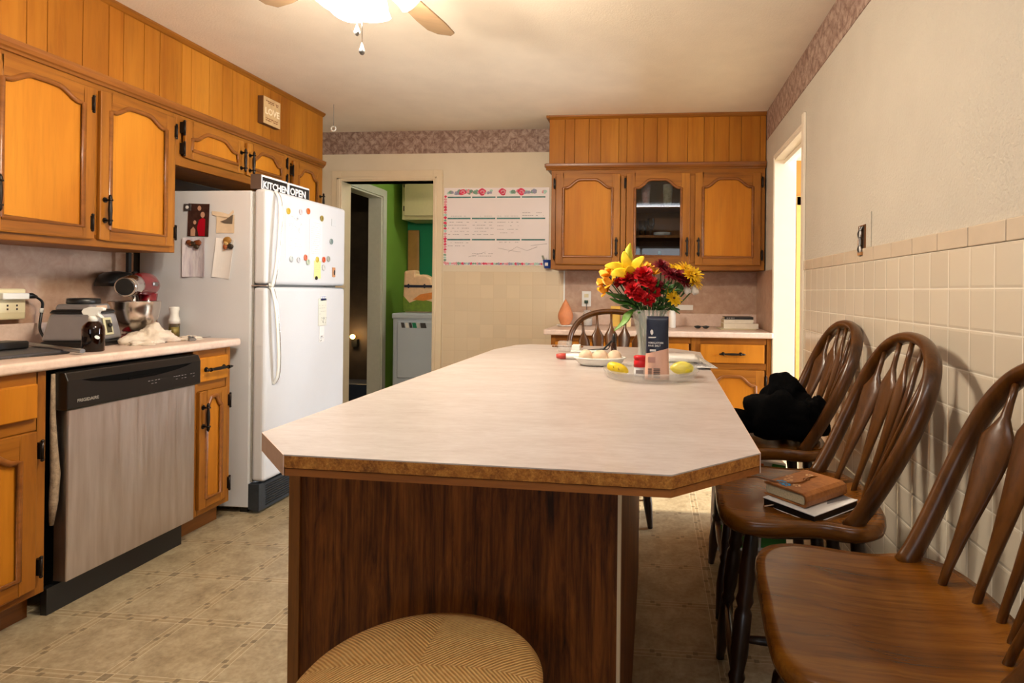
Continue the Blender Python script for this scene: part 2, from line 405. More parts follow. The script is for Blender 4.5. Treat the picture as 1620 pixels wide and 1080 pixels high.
XR,XL,YB,ZC=.77,-2.74,4.41,2.44      # right wall, left wall, back wall, ceiling
# ------------------------------------------------------------------ room shell
struct('floor',MB().box(-4.2,-3.9,-.08,3.6,6.4,0),m_floor)
struct('ceiling',MB().box(-4.2,-3.9,ZC,3.6,6.4,ZC+.08),m_ceil)
struct('wall_left',MB().box(XL-.12,-3.9,0,XL,YB,ZC),m_wall)
# right wall with doorway y 3.06..3.81
DY0,DY1,DZ=3.075,3.80,2.04
wb=MB().box(XR,-3.9,0,XR+.13,DY0,ZC).box(XR,DY1,0,XR+.13,YB+.12,ZC).box(XR,DY0,DZ,XR+.13,DY1,ZC)
struct('wall_right',wb,m_wallr)
tw=MB().box(XR-.006,-1.9,0,XR,DY0-.045,1.291)
struct('trim_1',tw,m_tileR)
# cap row of long tiles
cap=MB(); y=-1.88
while y<DY0-.05:
    y2=min(y+.1515,DY0-.045); cap.box(XR-.009,y+.001,1.2925,XR,y2-.001,1.342); y+=.1525
struct('trim_2',cap,flat('cream_cap_tile',(206,190,168),.25,0,.05,12),bev=.003)
o=MB().box(XR-.004,2.12,1.342,XR,2.27,1.47); struct('trim_3',o,m_wallr,bev=.002)
# border strips
struct('trim_4',MB().box(XR-.003,-1.9,2.24,XR,4.08,ZC),m_border)
struct('trim_5',MB().box(XL+.003,YB-.003,2.26,-.78,YB,ZC),m_border)
# back wall with doorway x -2.516..-1.76
BX0,BX1,BZ=-2.53,-1.765,2.04
wb=MB().box(XL-.12,YB,0,BX0,YB+.12,ZC).box(BX1,YB,0,XR,YB+.12,ZC).box(BX0,YB,BZ,BX1,YB+.12,ZC)
struct('wall_back',wb,m_wall)
struct('trim_6',MB().box(-1.68,YB-.005,0,-.70,YB,1.318),m_tileB)
# door casing laundry
cs=MB()
cs.box(BX0-.085,YB-.018,0,BX0+.002,YB+.125,BZ+.085).box(BX1-.002,YB-.018,0,BX1+.075,YB+.125,BZ+.085).box(BX0,YB-.018,BZ,BX1,YB+.125,BZ+.085)
cs.box(BX0-.04,YB-.026,0,BX0-.012,YB-.017,BZ+.03).box(BX0-.04,YB-.026,BZ+.012,BX1+.03,YB-.017,BZ+.035).box(BX1+.012,YB-.026,0,BX1+.03,YB-.017,BZ+.03)
struct('door_1',cs,m_trim,bev=.004)
# right doorway jamb
js=MB()
js.box(XR-.004,DY1-.004,0,XR+.134,DY1+.014,DZ+.02).box(XR-.004,DY0-.014,0,XR+.134,DY0+.004,DZ+.02).box(XR-.004,DY0,DZ-.004,XR+.134,DY1,DZ+.018)
js.box(XR-.014,DY0-.05,0,XR-.001,DY0-.002,DZ+.07).box(XR-.008,DY0,DZ+.014,XR-.001,DY1+.015,DZ+.03).box(XR-.008,DY1+.004,0,XR-.001,DY1+.018,DZ+.02)
js.box(XR+.055,DY0,DZ-.03,XR+.085,DY1,DZ-.004)
struct('door_2',js,m_jamb,bev=.002)
# unseen wall behind the camera, pushed back and darkened to cut bounce, with window
WY=-3.78
fb=MB().box(XL,WY-.12,0,-1.2,WY,ZC).box(.6,WY-.12,0,XR+.13,WY,ZC).box(-1.2,WY-.12,0,.6,WY,.95).box(-1.2,WY-.12,2.12,.6,WY,ZC)
struct('wall_front',fb,m_dkroom)
def window(name,M,wd,ht,cols=2):
    mb=MB(M); t=.045
    mb.box(0,0,0,wd,.06,t).box(0,0,ht-t,wd,.06,ht).box(0,0,0,t,.06,ht).box(wd-t,0,0,wd,.06,ht)
    for i in range(1,cols): mb.box(wd*i/cols-.02,0,0,wd*i/cols+.02,.06,ht)
    mb.box(0,.01,ht/2-.018,wd,.05,ht/2+.018)
    mb.box(-.03,-.04,-.03,wd+.03,.06,0)
    return struct(name,mb,m_jamb,bev=.003)
window('window_1',TR(.6,WY-.03,.95,PI),1.8,1.17)
# side room to the right
SX=3.45
sb=MB().box(SX,-.2,0,SX+.1,.95,ZC).box(SX,2.55,0,SX+.1,2.95,ZC).box(SX,4.55,0,SX+.1,5.72,ZC)
for a,b in((.95,2.55),(2.95,4.55)): sb.box(SX,a,0,SX+.1,b,.5 if a>2 else .8).box(SX,a,2.2,SX+.1,b,ZC)
struct('wall_side_room_right',sb,m_yel)
window('window_2',TR(SX,2.55,.8,-PI/2),1.6,1.4)
window('window_3',TR(SX,4.55,.5,-PI/2),1.6,1.7)
struct('wall_side_room_back',MB().box(XR+.13,5.6,0,SX,5.72,ZC),m_yel)
struct('wall_side_room_front',MB().box(XR+.13,-.32,0,SX+.1,-.2,ZC),m_yel)
# door in side room back wall
d=thing('panel_door','white panel door seen through the right doorway on the yellow wall','door',(1.42,5.585,0))
obj('door_leaf',MB().box(0,-.03,.01,.76,0,2.0),m_jamb,d,bev=.004)
obj('door_casing',MB().box(-.09,-.035,0,-.005,0,2.09).box(.765,-.035,0,.85,0,2.09).box(-.09,-.035,2.005,.85,0,2.09),flat('amber_wood_casing',(214,160,80),.45),d,bev=.003)
obj('knob',MB().lathe([(0,0),(.022,.005),(.026,.02),(.018,.035),(.01,.04),(.01,.055)],(.06,-.085,1.0),16,axis=(0,1,0)),m_gold,d)
# laundry room
LX,LY=-2.55,5.68
lb=MB().box(LX-.12,YB+.12,0,LX,4.545,ZC).box(LX-.12,5.12,0,LX,LY,ZC).box(LX-.12,4.545,2.03,LX,5.12,ZC)
struct('wall_laundry_left',lb,m_green)
struct('wall_laundry_back',MB().box(LX-.12,LY,0,-.6,LY+.1,ZC),m_greend)
struct('wall_laundry_right',MB().box(-.72,YB+.12,0,-.6,LY,ZC),m_greend)
j=MB().box(LX-.125,5.105,0,LX+.004,5.125,2.04).box(LX-.125,4.545,2.02,LX+.004,5.12,2.04)
j.box(LX,5.12,0,LX+.015,5.19,2.10).box(LX,4.545,2.035,LX+.015,5.12,2.10)
struct('door_3',j,flat('grey_white_jamb',(206,204,190),.4,0,.03),bev=.003)
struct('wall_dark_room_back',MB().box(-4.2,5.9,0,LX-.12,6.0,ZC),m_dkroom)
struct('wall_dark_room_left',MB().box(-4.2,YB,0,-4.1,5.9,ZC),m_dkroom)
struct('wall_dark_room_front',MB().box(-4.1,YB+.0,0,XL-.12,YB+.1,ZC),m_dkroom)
# ------------------------------------------------------------------ cabinets
def arch_curve(w,rise,n=22,sh=.13):
    """cathedral arch: flat shoulders, ogee, low crown; heights above the shoulder line"""
    out=[]
    for i in range(n+1):
        s=-1+2*i/n; a=abs(s)
        if a>1-sh: h=0
        else:
            t=(1-sh-a)/(1-sh); t2=min(1,t/.62)
            h=(t2*t2*(3-2*t2))*.86+.14*(1-(a/(1-sh))**2)
        out.append((s*w/2,h*rise))
    return out
def pull(parent,x,z,y=-.018,vert=True,L=.135):
    mb=MB(); d=Vector((0,0,1)) if vert else Vector((1,0,0))
    c=Vector((x,y-.026,z))
    mb.tube([c-d*L*.5,c-d*L*.42,c-d*L*.3,c-d*L*.15,c,c+d*L*.15,c+d*L*.3,c+d*L*.42,c+d*L*.5],[.003,.0075,.0055,.0075,.0085,.0075,.0055,.0075,.003],8)
    for s in(-1,1):
        p=c+d*L*.33*s; mb.tube([p,p+Vector((0,.026,0))],[.0045,.0045],8)
        q=p+Vector((0,.0245,0)); mb.tube([q,q+Vector((0,.002,0))],[.012,.012],10)
        for k in(0,.6): 
            r=p-Vector((0,0.003*k,0)); mb.tube([r-d*.003,r+d*.003],[.0095,.0095],8)
    return obj('handle',mb,m_iron,parent)
def hinge(parent,x,z):
    mb=MB().box(x-.007,-.021,z-.028,x+.007,-.001,z+.028).tube([(x,-.022,z-.03),(x,-.022,z+.03)],.005,8)
    mb.ball((x,-.022,z+.033),.006,8,5).ball((x,-.022,z-.033),.006,8,5)
    return obj('hinge',mb,m_iron,parent)
def door(root,x0,x1,z0,z1,rise=.05,hx=None,hz=None,hinge_x=None,glazed=False,st=.055,vert=True,arch=True):
    W=x1-x0; cx=(x0+x1)/2; T=-.018
    mb=MB()
    # stiles and rails
    mb.box(x0,T,z0,x0+st,0,z1,0).box(x1-st,T,z0,x1,0,z1,0).box(x0+st,T,z0,x1-st,0,z0+st,1)
    iw=W-2*st; top=z1-st*.75-(rise if arch else 0)
    ac=[(cx+p[0],top+p[1]) for p in (arch_curve(iw,rise) if arch else [(-iw/2,0),(iw/2,0)])]
    mb.prism([(ac[0][0],z1)]+ac+[(ac[-1][0],z1)],T,0,1,ax='y')
    fr=obj('door',mb,[m_frame,m_framx],root,bev=.004)
    # dark inner moulding
    pts=[(x0+st,T+.002,z0+st)]+[(a,T+.002,b) for a,b in ac]+[(x1-st,T+.002,z0+st),(x0+st,T+.002,z0+st)]
    m2=MB().tube(pts,[(.011,.007)]*len(pts),8,up=(0,1,0),caps=False); obj('inner_moulding',m2,m_mould,fr)
    poly=[(x0+st-.002,z0+st-.002),(x1-st+.002,z0+st-.002)]+[(a,b+.002) for a,b in ac[::-1]]
    if glazed:
        obj('glass_pane',MB().prism(poly,-.010,-.007,ax='y'),m_pane,fr)
    else:
        p=MB().prism(poly,-.009,-.003,ax='y')
        obj('panel',p,m_panel,fr)
    if hx is not None: pull(fr,hx,hz,T,vert)
    if hinge_x is not None:
        hz0=min(.07,(z1-z0)*.22); hinge(fr,hinge_x,z0+hz0); hinge(fr,hinge_x,z1-hz0)
    return fr
def drawer(root,x0,x1,z0,z1,hx=None,L=.17):
    mb=MB().box(x0,-.018,z0,x1,0,z1)
    fr=obj('drawer_front',mb,m_panel,root,bev=.005,seg=3)
    if hx is not None: pull(fr,hx,(z0+z1)/2,-.018,False,L)
    return fr
RZ={'L':PI/2,'B':0}
def cab(label,x,y,z,W,Hh,D,wall,group,doors=(),drawers=(),toe=0,partitions=(),hollow=False,name='wall_cabinet',cat='cabinet'):
    t=thing(name,label,cat,(x,y,z),RZ[wall],group)
    b=MB(); g=.016
    if hollow:
        b.box(0,.001,0,g,D,Hh).box(W-g,.001,0,W,D,Hh).box(g,.001,0,W-g,D,g).box(g,.001,Hh-g,W-g,D,Hh).box(g,D-.008,g,W-g,D,Hh-g)
        for p in partitions: b.box(p-g/2,.02,g,p+g/2,D-.008,Hh-g)
    else: b.box(0,.018,toe,W,D,Hh)
    obj('carcass',b,m_frame,t,bev=.001)
    if toe: obj('toe_kick',MB().box(0,.065,0,W,.08,toe+.01),m_mould,t)
    # face frame
    f=MB(); s=.03
    f.box(0,0,toe,s,.018,Hh).box(W-s,0,toe,W,.018,Hh).box(s,0,toe,W-s,.018,toe+.05,1).box(s,0,Hh-.045,W-s,.018,Hh,1)
    for p in partitions: f.box(p-.018,0,toe+.05,p+.018,.018,Hh-.045)
    if drawers:
        zz=min(dd[2] for dd in drawers)-.045; f.box(s,0.0005,zz,W-s,.018,zz+.045,1)
    obj('face_frame',f,[m_frame,m_framx],t,bev=.002)
    for d in doors: door(t,**d)
    for d in drawers: drawer(t,*d)
    return t
CG='oak kitchen wall cabinets'
ZB,ZT=1.345,2.045
# left wall uppers: local x = world y
def LX_(y): return y
cab('tall amber wall cabinet with arched doors at far left above the mixer and blender base',-2.41,1.42,ZB,1.24,ZT-ZB,.33,'L',CG,
    doors=[dict(x0=.02,x1=.37,z0=.03,z1=.675,hx=.345,hz=.15,hinge_x=.012,st=.05,rise=.04),
           dict(x0=.41,x1=.812,z0=.03,z1=.675,hx=.436,hz=.165,hinge_x=.80,st=.05,rise=.042),
           dict(x0=.834,x1=1.215,z0=.03,z1=.675,hx=.856,hz=.16,hinge_x=1.222,st=.047,rise=.042)],partitions=(.39,.823))
cab('short amber wooden cabinet over the refrigerator with two small arched doors',-2.41,2.66,1.79,.87,ZT-1.79,.33,'L',CG,
    doors=[dict(x0=.04,x1=.455,z0=.045,z1=.235,rise=.05,hx=.435,hz=.12,hinge_x=.03,st=.045),
           dict(x0=.485,x1=.835,z0=.045,z1=.235,rise=.05,hx=.505,hz=.12,hinge_x=.845,st=.045)],partitions=(.47,))
cab('narrow amber wooden cabinet at the far end beyond the refrigerator beside the laundry doorway',-2.41,3.53,1.345,.40,ZT-1.345,.33,'L',CG,
    doors=[dict(x0=.045,x1=.365,z0=.03,z1=.675,hx=.345,hz=.44,hinge_x=.035)])
# back wall uppers with glazed middle door
cabR=cab('three-door amber wooden wall cabinet over the back counter with a glass middle door',-.755,4.08,1.33,1.515,.715,.325,'B',CG,
    doors=[dict(x0=.035,x1=.50,z0=.035,z1=.685,rise=.06,hx=.475,hz=.16,hinge_x=.025),
           dict(x0=.545,x1=.995,z0=.035,z1=.685,rise=.06,hx=.975,hz=.16,hinge_x=.535,glazed=True,st=.06),
           dict(x0=1.03,x1=1.485,z0=.035,z1=.685,rise=.06,hx=1.055,hz=.16,hinge_x=1.495)],partitions=(.522,1.012),hollow=True)
mcab=flat('dark_cabinet_interior',(70,52,36),.7,0,.1,10)
for z in(.24,.455): obj('shelf',MB().box(.53,.03,z-.009,1.004,.31,z+.009),m_frame,cabR)
# soffits of vertical boards
def soffit(label,x,y,W,wall,D):
    t=thing('wood_soffit',label,'soffit',(x,y,2.085),RZ[wall],'boarded soffits above the wall cabinets')
    b=MB(); px=0; ws=[.115,.07,.105,.085,.13,.06,.12,.095,.075,.14]
    k=0
    while px<W-1e-4:
        wd=min(ws[k%10],W-px); 
        if W-px-wd<.03: wd=W-px
        b.box(px+.0012,0,0,px+wd-.0012,.012,ZC-2.085); px+=wd; k+=1
    obj('board_panel',b,m_soffit,t,bev=.0015)
    obj('carcass',MB().box(0,.0125,0,W,D,ZC-2.085).box(-.0,.003,0,.004,D,.35),m_frame,t)
    c=MB(); 
    c.prism([(0,ZC-2.085),(-.022,ZC-2.085),(-.020,ZC-2.095),(-.008,ZC-2.108),(0,ZC-2.112)],-.0,W,ax='x')
    if wall=='B': c.box(-.02,-.02,ZC-2.105,.0,D,ZC-2.085)
    obj('crown_moulding',c,m_framx,t,bev=.002)
    e=MB().prism([(0,-.04),(-.010,-.04),(-.014,-.03),(-.022,-.025),(-.028,-.012),(-.030,0),(-.030,.006),(0,.006)],-.02 if wall=='B' else 0,W,ax='x')
    e.box(0,0,-.04,W,.012,.0)
    if wall=='B': e.box(-.03,-.02,-.02,.0,D,.005)
    obj('ledge_moulding',e,m_mould,t,bev=.002)
    return t
soffit('boarded amber wood soffit above the left wall cabinets, carrying the small word block',-2.412,.2,3.733,'L',.32)
soffit('boarded amber wood soffit above the glass-door cabinet on the back wall',-.775,4.085,1.54,'B',.32)
# base cabinets, left run
BG='base cabinets below the counters'
cab('amber wooden base cabinet left of the dishwasher with a drawer over an arched door',-2.14,1.10,0,.728,.876,.595,'L',BG,
    doors=[dict(x0=.28,x1=.688,z0=.125,z1=.67,rise=.05,hinge_x=.70,hx=.31,hz=.57)],drawers=[(.28,.688,.715,.835)],toe=.095,name='base_cabinet')
cab('narrow amber wooden base cabinet between dishwasher and refrigerator with black pulls',-2.14,2.472,0,.233,.876,.595,'L',BG,
    doors=[dict(x0=.022,x1=.20,z0=.125,z1=.68,rise=.045,hinge_x=.21,hx=.042,hz=.56,st=.042)],drawers=[(.022,.20,.725,.84,.112)],toe=.095,name='base_cabinet')
# base cabinets, back wall: three units
for i,(x0,W,lb,hs) in enumerate([(-.70,.47,'amber base cabinet at the left end of the back counter behind the bow-back chair','r'),
                        (-.23,.50,'amber wooden base cabinet in the middle of the back counter behind the flower vase','r'),
                        (.27,.49,'amber base cabinet at the right end of the back counter under the book stack','l')]):
    cab(lb,x0,3.82,0,W,.876,.58,'B',BG,
        doors=[dict(x0=.025,x1=W-.045,z0=.125,z1=.665,rise=.06,hinge_x=(W-.035),hx=.05,hz=.56)],
        drawers=[(.03,W-.045,.71,.832,(W/2-.01))],toe=.095,name='base_cabinet')
# counters
def slab(poly,z0,z1): return MB().prism(poly,z0,z1)
c1=obj('countertop',MB().box(-2.74,-.2,.876,-2.112,2.748,.914),m_ctr,bev=.012,seg=4)
tag(c1,'long pale pink laminate countertop on the left wall over the dishwasher','countertop')
c2=obj('countertop',MB().box(-.745,3.775,.876,.765,4.405,.914),m_ctr,bev=.010,seg=4)
tag(c2,'pale pink laminate countertop along the back wall under the glass-door cabinet','countertop')
bs=thing('backsplash','mauve laminate backsplash with a low lip behind the back counter','backsplash',(0,YB,0))
obj('splash_panel',MB().box(-.70,-.008,.914,.768,-.001,1.326),m_splash,bs)
obj('splash_lip',MB().box(-.72,-.03,.914,.768,-.0085,1.01),m_ctr,bs,bev=.004)
obj('edge_strip',MB().box(-.712,-.012,1.01,-.70,-.001,1.33),m_whites,bs)
obj('side_return',MB().box(.760,-.6,.914,.769,-.031,1.326),m_splash,bs)
bs=thing('backsplash','mauve laminate backsplash on the left wall behind the mixer and blender base','backsplash',(XL,0,0))
obj('splash_panel',MB().box(.001,-.2,.914,.008,2.76,1.345),m_splash,bs)
obj('splash_lip',MB().box(.0085,-.2,.914,.028,2.748,1.01),m_ctr,bs,bev=.004)
# ------------------------------------------------------------------ dishwasher
d=thing('dishwasher','stainless steel dishwasher with black control panel under the left counter','dishwasher',(-2.14,1.852,0),PI/2)
DW=.60
obj('tub_body',MB().box(.03,.03,.09,DW-.005,.57,.862),m_black,d)
obj('toe_kick',MB().box(-.01,.005,.0,DW-.03,.03,.095),m_black,d)
p=MB().box(.022,-.034,.105,DW-.005,.02,.725); obj('door_panel',p,m_steel,d,bev=.004)
c=obj('control_panel',MB().prism([(-.0,.728),(-.052,.728),(-.056,.735),(-.056,.835),(-.045,.862),(0,.866)],0,DW,ax='x'),m_blackg,d,bev=.003)
# pocket handle recess and lettering
hp=MB(); n=16
hp.prism([(.05,.832)]+[(.05+.5*i/n,.832-.030*math.sin(PI*i/n)**.7) for i in range(n+1)]+[(.55,.832)],-.0575,-.055,ax='y')
hp.box(.235,-.0595,.803,.365,-.055,.812)
obj('handle_recess',hp,m_void,c)
RM=lambda x,y,z:TR(x,y,z,0,PI/2)
tx=MB().text('FRIGIDAIRE',.016,RM(.035,-.0563,.752),0,bold=.0003)
obj('brand_lettering',tx,flat('silver_print',(150,146,138),.4,0,0),c)
mk=MB()
random.seed(3)
for x in(.33,.345,.362,.377,.455,.467,.48,.497,.513,.545,.56): 
    for q in range(random.choice((1,1,2))): mk.box(x-.004,-.0572,.782-q*.012,x+.004,-.0560,.784-q*.012)
obj('button_marks',mk,m_grey,c)
# insulation strip in the gap left of the dishwasher
s=MB().tube([(-2.135,1.847,.86),(-2.135,1.847,.72),(-2.133,1.850,.60),(-2.128,1.852,.50),(-2.132,1.850,.40),(-2.135,1.847,.32)],[.006,.008,.011,.014,.013,.006],8)
tag(obj('insulation_strip',s,flat('dirty_grey_insulation',(150,130,106),.95,0,.25,60,.8,120)),'ragged grey insulation strip in the gap left of the dishwasher','insulation')
# ------------------------------------------------------------------ refrigerator
fr=thing('refrigerator','white top-freezer refrigerator covered in papers and magnets at the end of the left counter','refrigerator',(-2.095,2.785,0),PI/2)
FW,FH=.76,1.69
obj('body',MB().box(0,0,.03,FW,.63,FH-.01),m_white,fr,bev=.006)
obj('door_gasket',MB().box(.012,-.012,.16,FW-.012,0,FH-.02),m_gasket,fr)
ZS=1.185
fd=obj('freezer_door',MB().box(0,-.085,ZS+.006,FW,-.012,FH),m_white,fr,bev=.02,seg=4)
md=obj('main_door',MB().box(0,-.085,.165,FW,-.012,ZS-.006),m_white,fr,bev=.02,seg=4)
obj('centre_hinge',MB().box(FW-.12,-.088,ZS-.005,FW-.002,-.01,ZS+.005).box(0,-.088,ZS-.0035,.06,-.005,ZS+.0035),m_chrome,fr)
def fhandle(par,z0,z1,flip):
    P=[(.065,-.087,z0),(.062,-.112,z0+(z1-z0)*.10),(.052,-.122,z0+(z1-z0)*.35),(.038,-.118,z0+(z1-z0)*.75),(.030,-.1,z1-.01),(.028,-.087,z1)]
    mb=MB().tube(cr_pts(P,5),[(.011,.006)]*(len(P)*5-4),10,up=(0,1,0)); h=obj('handle',mb,m_whites,par)
    tr=MB().tube(cr_pts([(a+.012,b-.003,c) for a,b,c in P],5),.0022,6); obj('chrome_trim',tr,m_chrome,h); return h
fhandle(fd,ZS+.50,ZS+.012,0)
h=fhandle(md,ZS-.52,ZS-.012,0)
obj('kick_grille',MB().box(0,-.06,.012,FW,-.02,.15).box(-.002,-.062,.02,.03,.0,.155),m_grill,fr,bev=.003)
gl=MB()
for i in range(9): gl.box(.05,-.064,.03+i*.0125,FW-.03,-.059,.034+i*.0125)
obj('grille_slats',gl,m_black,fr)
obj('feet',MB().box(.02,.02,0,.06,.06,.035).box(FW-.06,.02,0,FW-.02,.06,.035).box(.02,.57,0,.06,.61,.035).box(FW-.06,.57,0,FW-.02,.61,.035),m_black,fr)
FXF=-2.095+.085+.001   # world x of the door face
FYS=2.785-.0006        # world y of the near side face
def on_front(y,z): return TR(FXF,y,z,PI/2,PI/2)      # local x->world y, local y->up, local z->+x
def on_side(x,z): return TR(x,FYS,z,0,PI/2)          # local x->world x, local y->up, local z->-y
def card(name,label,cat,M,w,h,mat,th=.0008,curl=0,rot=0,group=None,bev=0):
    mb=MB(M@Matrix.Rotation(rot,4,'Z')); nx=8
    vs=[];fs=[]
    for i in range(nx+1):
        for j2 in range(2):
            u=i/nx; z=.0008+curl*(u*2-1)**2
            vs.append((-w/2+w*u,-h/2+h*j2,z))
    for i in range(nx): fs.append((2*i,2*i+2,2*i+3,2*i+1))
    mb.add(vs,fs,0,False); o=obj(name,mb,mat,solid=th); return tag(o,label,cat,group)
def lines(mb,x0,x1,ys,th=.0006,z=.0018,jit=.6,seed=1):
    r=random.Random(seed)
    for y in ys:
        x=x0
        while x<x1:
            l=r.uniform(.006,.02)*1; 
            if r.random()<jit: mb.box(x,y-th,z,min(x+l,x1),y+th,z+.0002)
            x+=l+.004
    return mb
# papers on freezer door
P1=card('drawing_paper','white paper with a faint pencil drawing and notes held on the freezer door','paper',on_front(3.02,1.47),.165,.26,m_paper)
r=random.Random(5); db=MB(on_front(3.02,1.47))
for k in range(26): 
    a=r.uniform(-.05,.05); b=r.uniform(.03,.10); db.tube([(a,b,.0022),(a+r.uniform(-.02,.02),b+r.uniform(-.02,.02),.0022)],.0006,4)
lines(db,-.065,.06,[-.02-.014*i for i in range(5)],z=.002,seed=4)
obj('pencil_marks',db,flat('faint_pencil',(150,152,164),.8,0,0),P1)
P2=card('typed_list','white typed list beside the pencil drawing on the freezer door','paper',on_front(3.215,1.46),.125,.24,m_paper)
obj('typed_lines',lines(MB(on_front(3.215,1.46)),-.05,.05,[.10-.012*i for i in range(16)],z=.002,jit=.9,seed=8),flat('faint_type',(150,152,160),.8,0,0),P2)
P3=card('sticky_note','small yellow note at the lower edge of the freezer door','note',on_front(3.235,1.285),.065,.105,flat('pale_yellow_paper',(226,226,150),.8,0,0))
obj('note_lines',lines(MB(on_front(3.235,1.285)),-.025,.025,[.035-.012*i for i in range(5)],z=.002,seed=2),m_grey,P3)
P4=card('shopping_note','tall cream memo sheet with small sketches on the main refrigerator door','note',on_front(3.29,1.03),.085,.165,flat('cream_memo',(222,220,206),.8,0,0))
nb=MB(on_front(3.29,1.03)); lines(nb,-.035,.035,[.04,.025,.005,-.01],z=.002,seed=3)
for k in range(16):
    a=r.uniform(-.005,.035); b=r.uniform(-.075,-.03); nb.tube([(a,b,.0022),(a+r.uniform(-.012,.012),b+r.uniform(-.012,.012),.0022)],.0008,4)
obj('memo_marks',nb,m_grey,P4)
P5=card('scribble_note','small white scrap with blue writing clipped at the top of the cream memo','note',on_front(3.30,1.115),.06,.03,m_paper,rot=.05)
nb=MB(on_front(3.30,1.115)@Matrix.Translation((0,0,.0012)))
for a,b,c_,d_ in((-.025,.008,.025,.010),(-.025,-.010,.025,-.008),(-.01,-.008,-.008,.01),(.006,-.005,.01,.008)): nb.tube([(a,b,.001),(c_,d_,.001)],.0009,4)
obj('blue_writing',nb,flat('blue_ink',(70,90,190),.6,0,0),P5)
P6=card('torn_scrap','tiny torn white scrap with dark doodles below the cream memo','note',on_front(3.285,.90),.05,.10,m_paper)
nb=MB(on_front(3.285,.90))
for k in range(12):
    a=r.uniform(-.02,.02); b=r.uniform(-.045,-.01); nb.tube([(a,b,.0022),(a+r.uniform(-.01,.01),b+r.uniform(-.01,.01),.0022)],.0009,4)
obj('doodle_marks',nb,m_ink,P6)
# ring magnets
mg=[(2.955,1.595,(200,170,60),'yellow','above the left corner of the pencil drawing'),(3.065,1.605,(210,200,206),'pale pink','above the middle of the pencil drawing'),(3.135,1.62,(206,104,40),'orange','topmost, above the gap between both papers'),
    (3.27,1.595,(150,130,60),'olive','above the typed list'),(3.375,1.465,(130,150,150),'grey','near the far edge of the freezer door, upper'),(3.345,1.355,(170,170,160),'pale grey','near the far edge of the freezer door, lower'),
    (2.985,1.335,(190,196,196),'pale silver','below the left part of the pencil drawing'),(3.05,1.333,(200,200,205),'white','small, below the middle of the pencil drawing'),(3.112,1.35,(200,110,80),'red-orange','below the right corner of the pencil drawing'),
    (3.137,1.325,(180,190,170),'pale green','just left of the yellow note'),(3.228,1.345,(200,180,80),'gold','holding the yellow note'),(3.295,1.348,(210,90,50),'bright orange','right of the yellow note'),(3.295,1.30,(206,206,206),'tiny white','below the bright orange ring')]
for i,(y,z,c_,cn,wh) in enumerate(mg):
    mb=MB(on_front(y,z)); pts=[(.011*math.cos(a*PI/8),.014*math.sin(a*PI/8),.004) for a in range(17)]
    mb.tube(pts,.0042,8,caps=False); mb.lathe([(.0085,.0005),(.0085,.002)],(0,0,0),12)
    tag(obj('ring_magnet',mb,flat('magnet_%d'%i,c_,.4,0,0)),'small %s ring magnet %s'%(cn,wh),'magnet','ring magnets on the freezer door')
mb=MB(on_front(3.222,1.235)).lathe([(.011,.0),(.011,.005),(.007,.008),(0,.009)],(0,0,0),12)
tag(obj('button_magnet',mb,m_iron),'dark round button magnet at the foot of the yellow note','magnet')
mb=MB(on_front(3.405,1.275)).box(-.014,-.03,0,.014,.03,.006); mg_=obj('picture_magnet',mb,flat('tan_magnet',(196,140,96),.5),bev=.002)
tag(mg_,'small tan rectangular magnet with a dark figure at the far edge of the freezer door','magnet')
obj('figure_print',MB(on_front(3.405,1.275)).prism([(-.006,-.02),(.008,-.015),(.011,.004),(.008,.016),(-.002,.012),(-.008,.0)],.006,.0066),m_ink,mg_)
mb=MB(on_front(3.40,1.585)).box(-.022,-.022,0,.022,.022,.003); tag(obj('pale_magnet',mb,flat('pale_grey_magnet',(212,216,220),.4,0,0),bev=.002),'pale square magnet at the top far corner of the freezer door','magnet')
pn=obj('gap_darkening_panel',MB().box(-2.7385,2.765,.9,-2.732,3.525,1.788),flat('dark_grey_gloss_panel',(60,54,48),.25,0,.1,6))  # sheet added to darken the wall gap over the refrigerator
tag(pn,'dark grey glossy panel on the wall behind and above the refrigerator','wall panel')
# photos and papers on the side of the refrigerator; x from px
G='photographs and papers on the near side of the refrigerator'
ph=card('photograph','glossy photograph of two people, one in a red top, on the side of the refrigerator','photograph',on_side(-2.385,1.525),.118,.172,flat('dark_brown_photo',(64,40,34),.25,0,.3,40),curl=.004,rot=-.03)
pm=MB(on_side(-2.385,1.525)@Matrix.Translation((0,0,.0022)))
pm.prism([(.0,-.083),(.05,-.083),(.053,-.03),(.045,.0),(.022,.012),(.0,.0),(-.01,-.04)],0,.0006,0)
obj('red_top_figure',pm,flat('photo_red',(170,14,34),.25,0,0),ph)
pm=MB(on_side(-2.385,1.525)@Matrix.Translation((0,0,.003)))
for a,b,q in((.022,.028,.014),(.003,.062,.012),(-.022,-.012,.010)): pm.lathe([(q,0),(q,.0004)],(a,b,0),14,ell=(.85,1.1))
pm.prism([(-.045,-.083),(-.02,-.083),(-.018,-.05),(-.03,-.035),(-.045,-.05)],0,.0004)
obj('printed_figures',pm,flat('photo_skin',(196,150,124),.3,0,0),ph)
pm=MB(on_side(-2.447,1.592)).box(-.02,-.018,0.002,.02,.018,.008); k=obj('square_magnet',pm,m_ink,bev=.002); tag(k,'small dark square magnet with a pale centre holding the top corner of the photograph','magnet')
obj('magnet_face',MB(on_side(-2.447,1.592)).lathe([(.009,.008),(.009,.0092)],(0,0,0),10),m_paper,k)
k=card('torn_envelope','torn cream envelope showing a dark inside on the side of the refrigerator','envelope',on_side(-2.235,1.505),.10,.095,flat('cream_envelope',(216,196,168),.8,0,.05,40),curl=.003)
obj('dark_inside',MB(on_side(-2.235,1.505)).prism([(-.03,.012),(-.008,.004),(.038,.0),(.042,.048),(.02,.036),(.0,.022)],.0034,.0040),flat('envelope_inside',(96,84,72),.8,0,0),k)
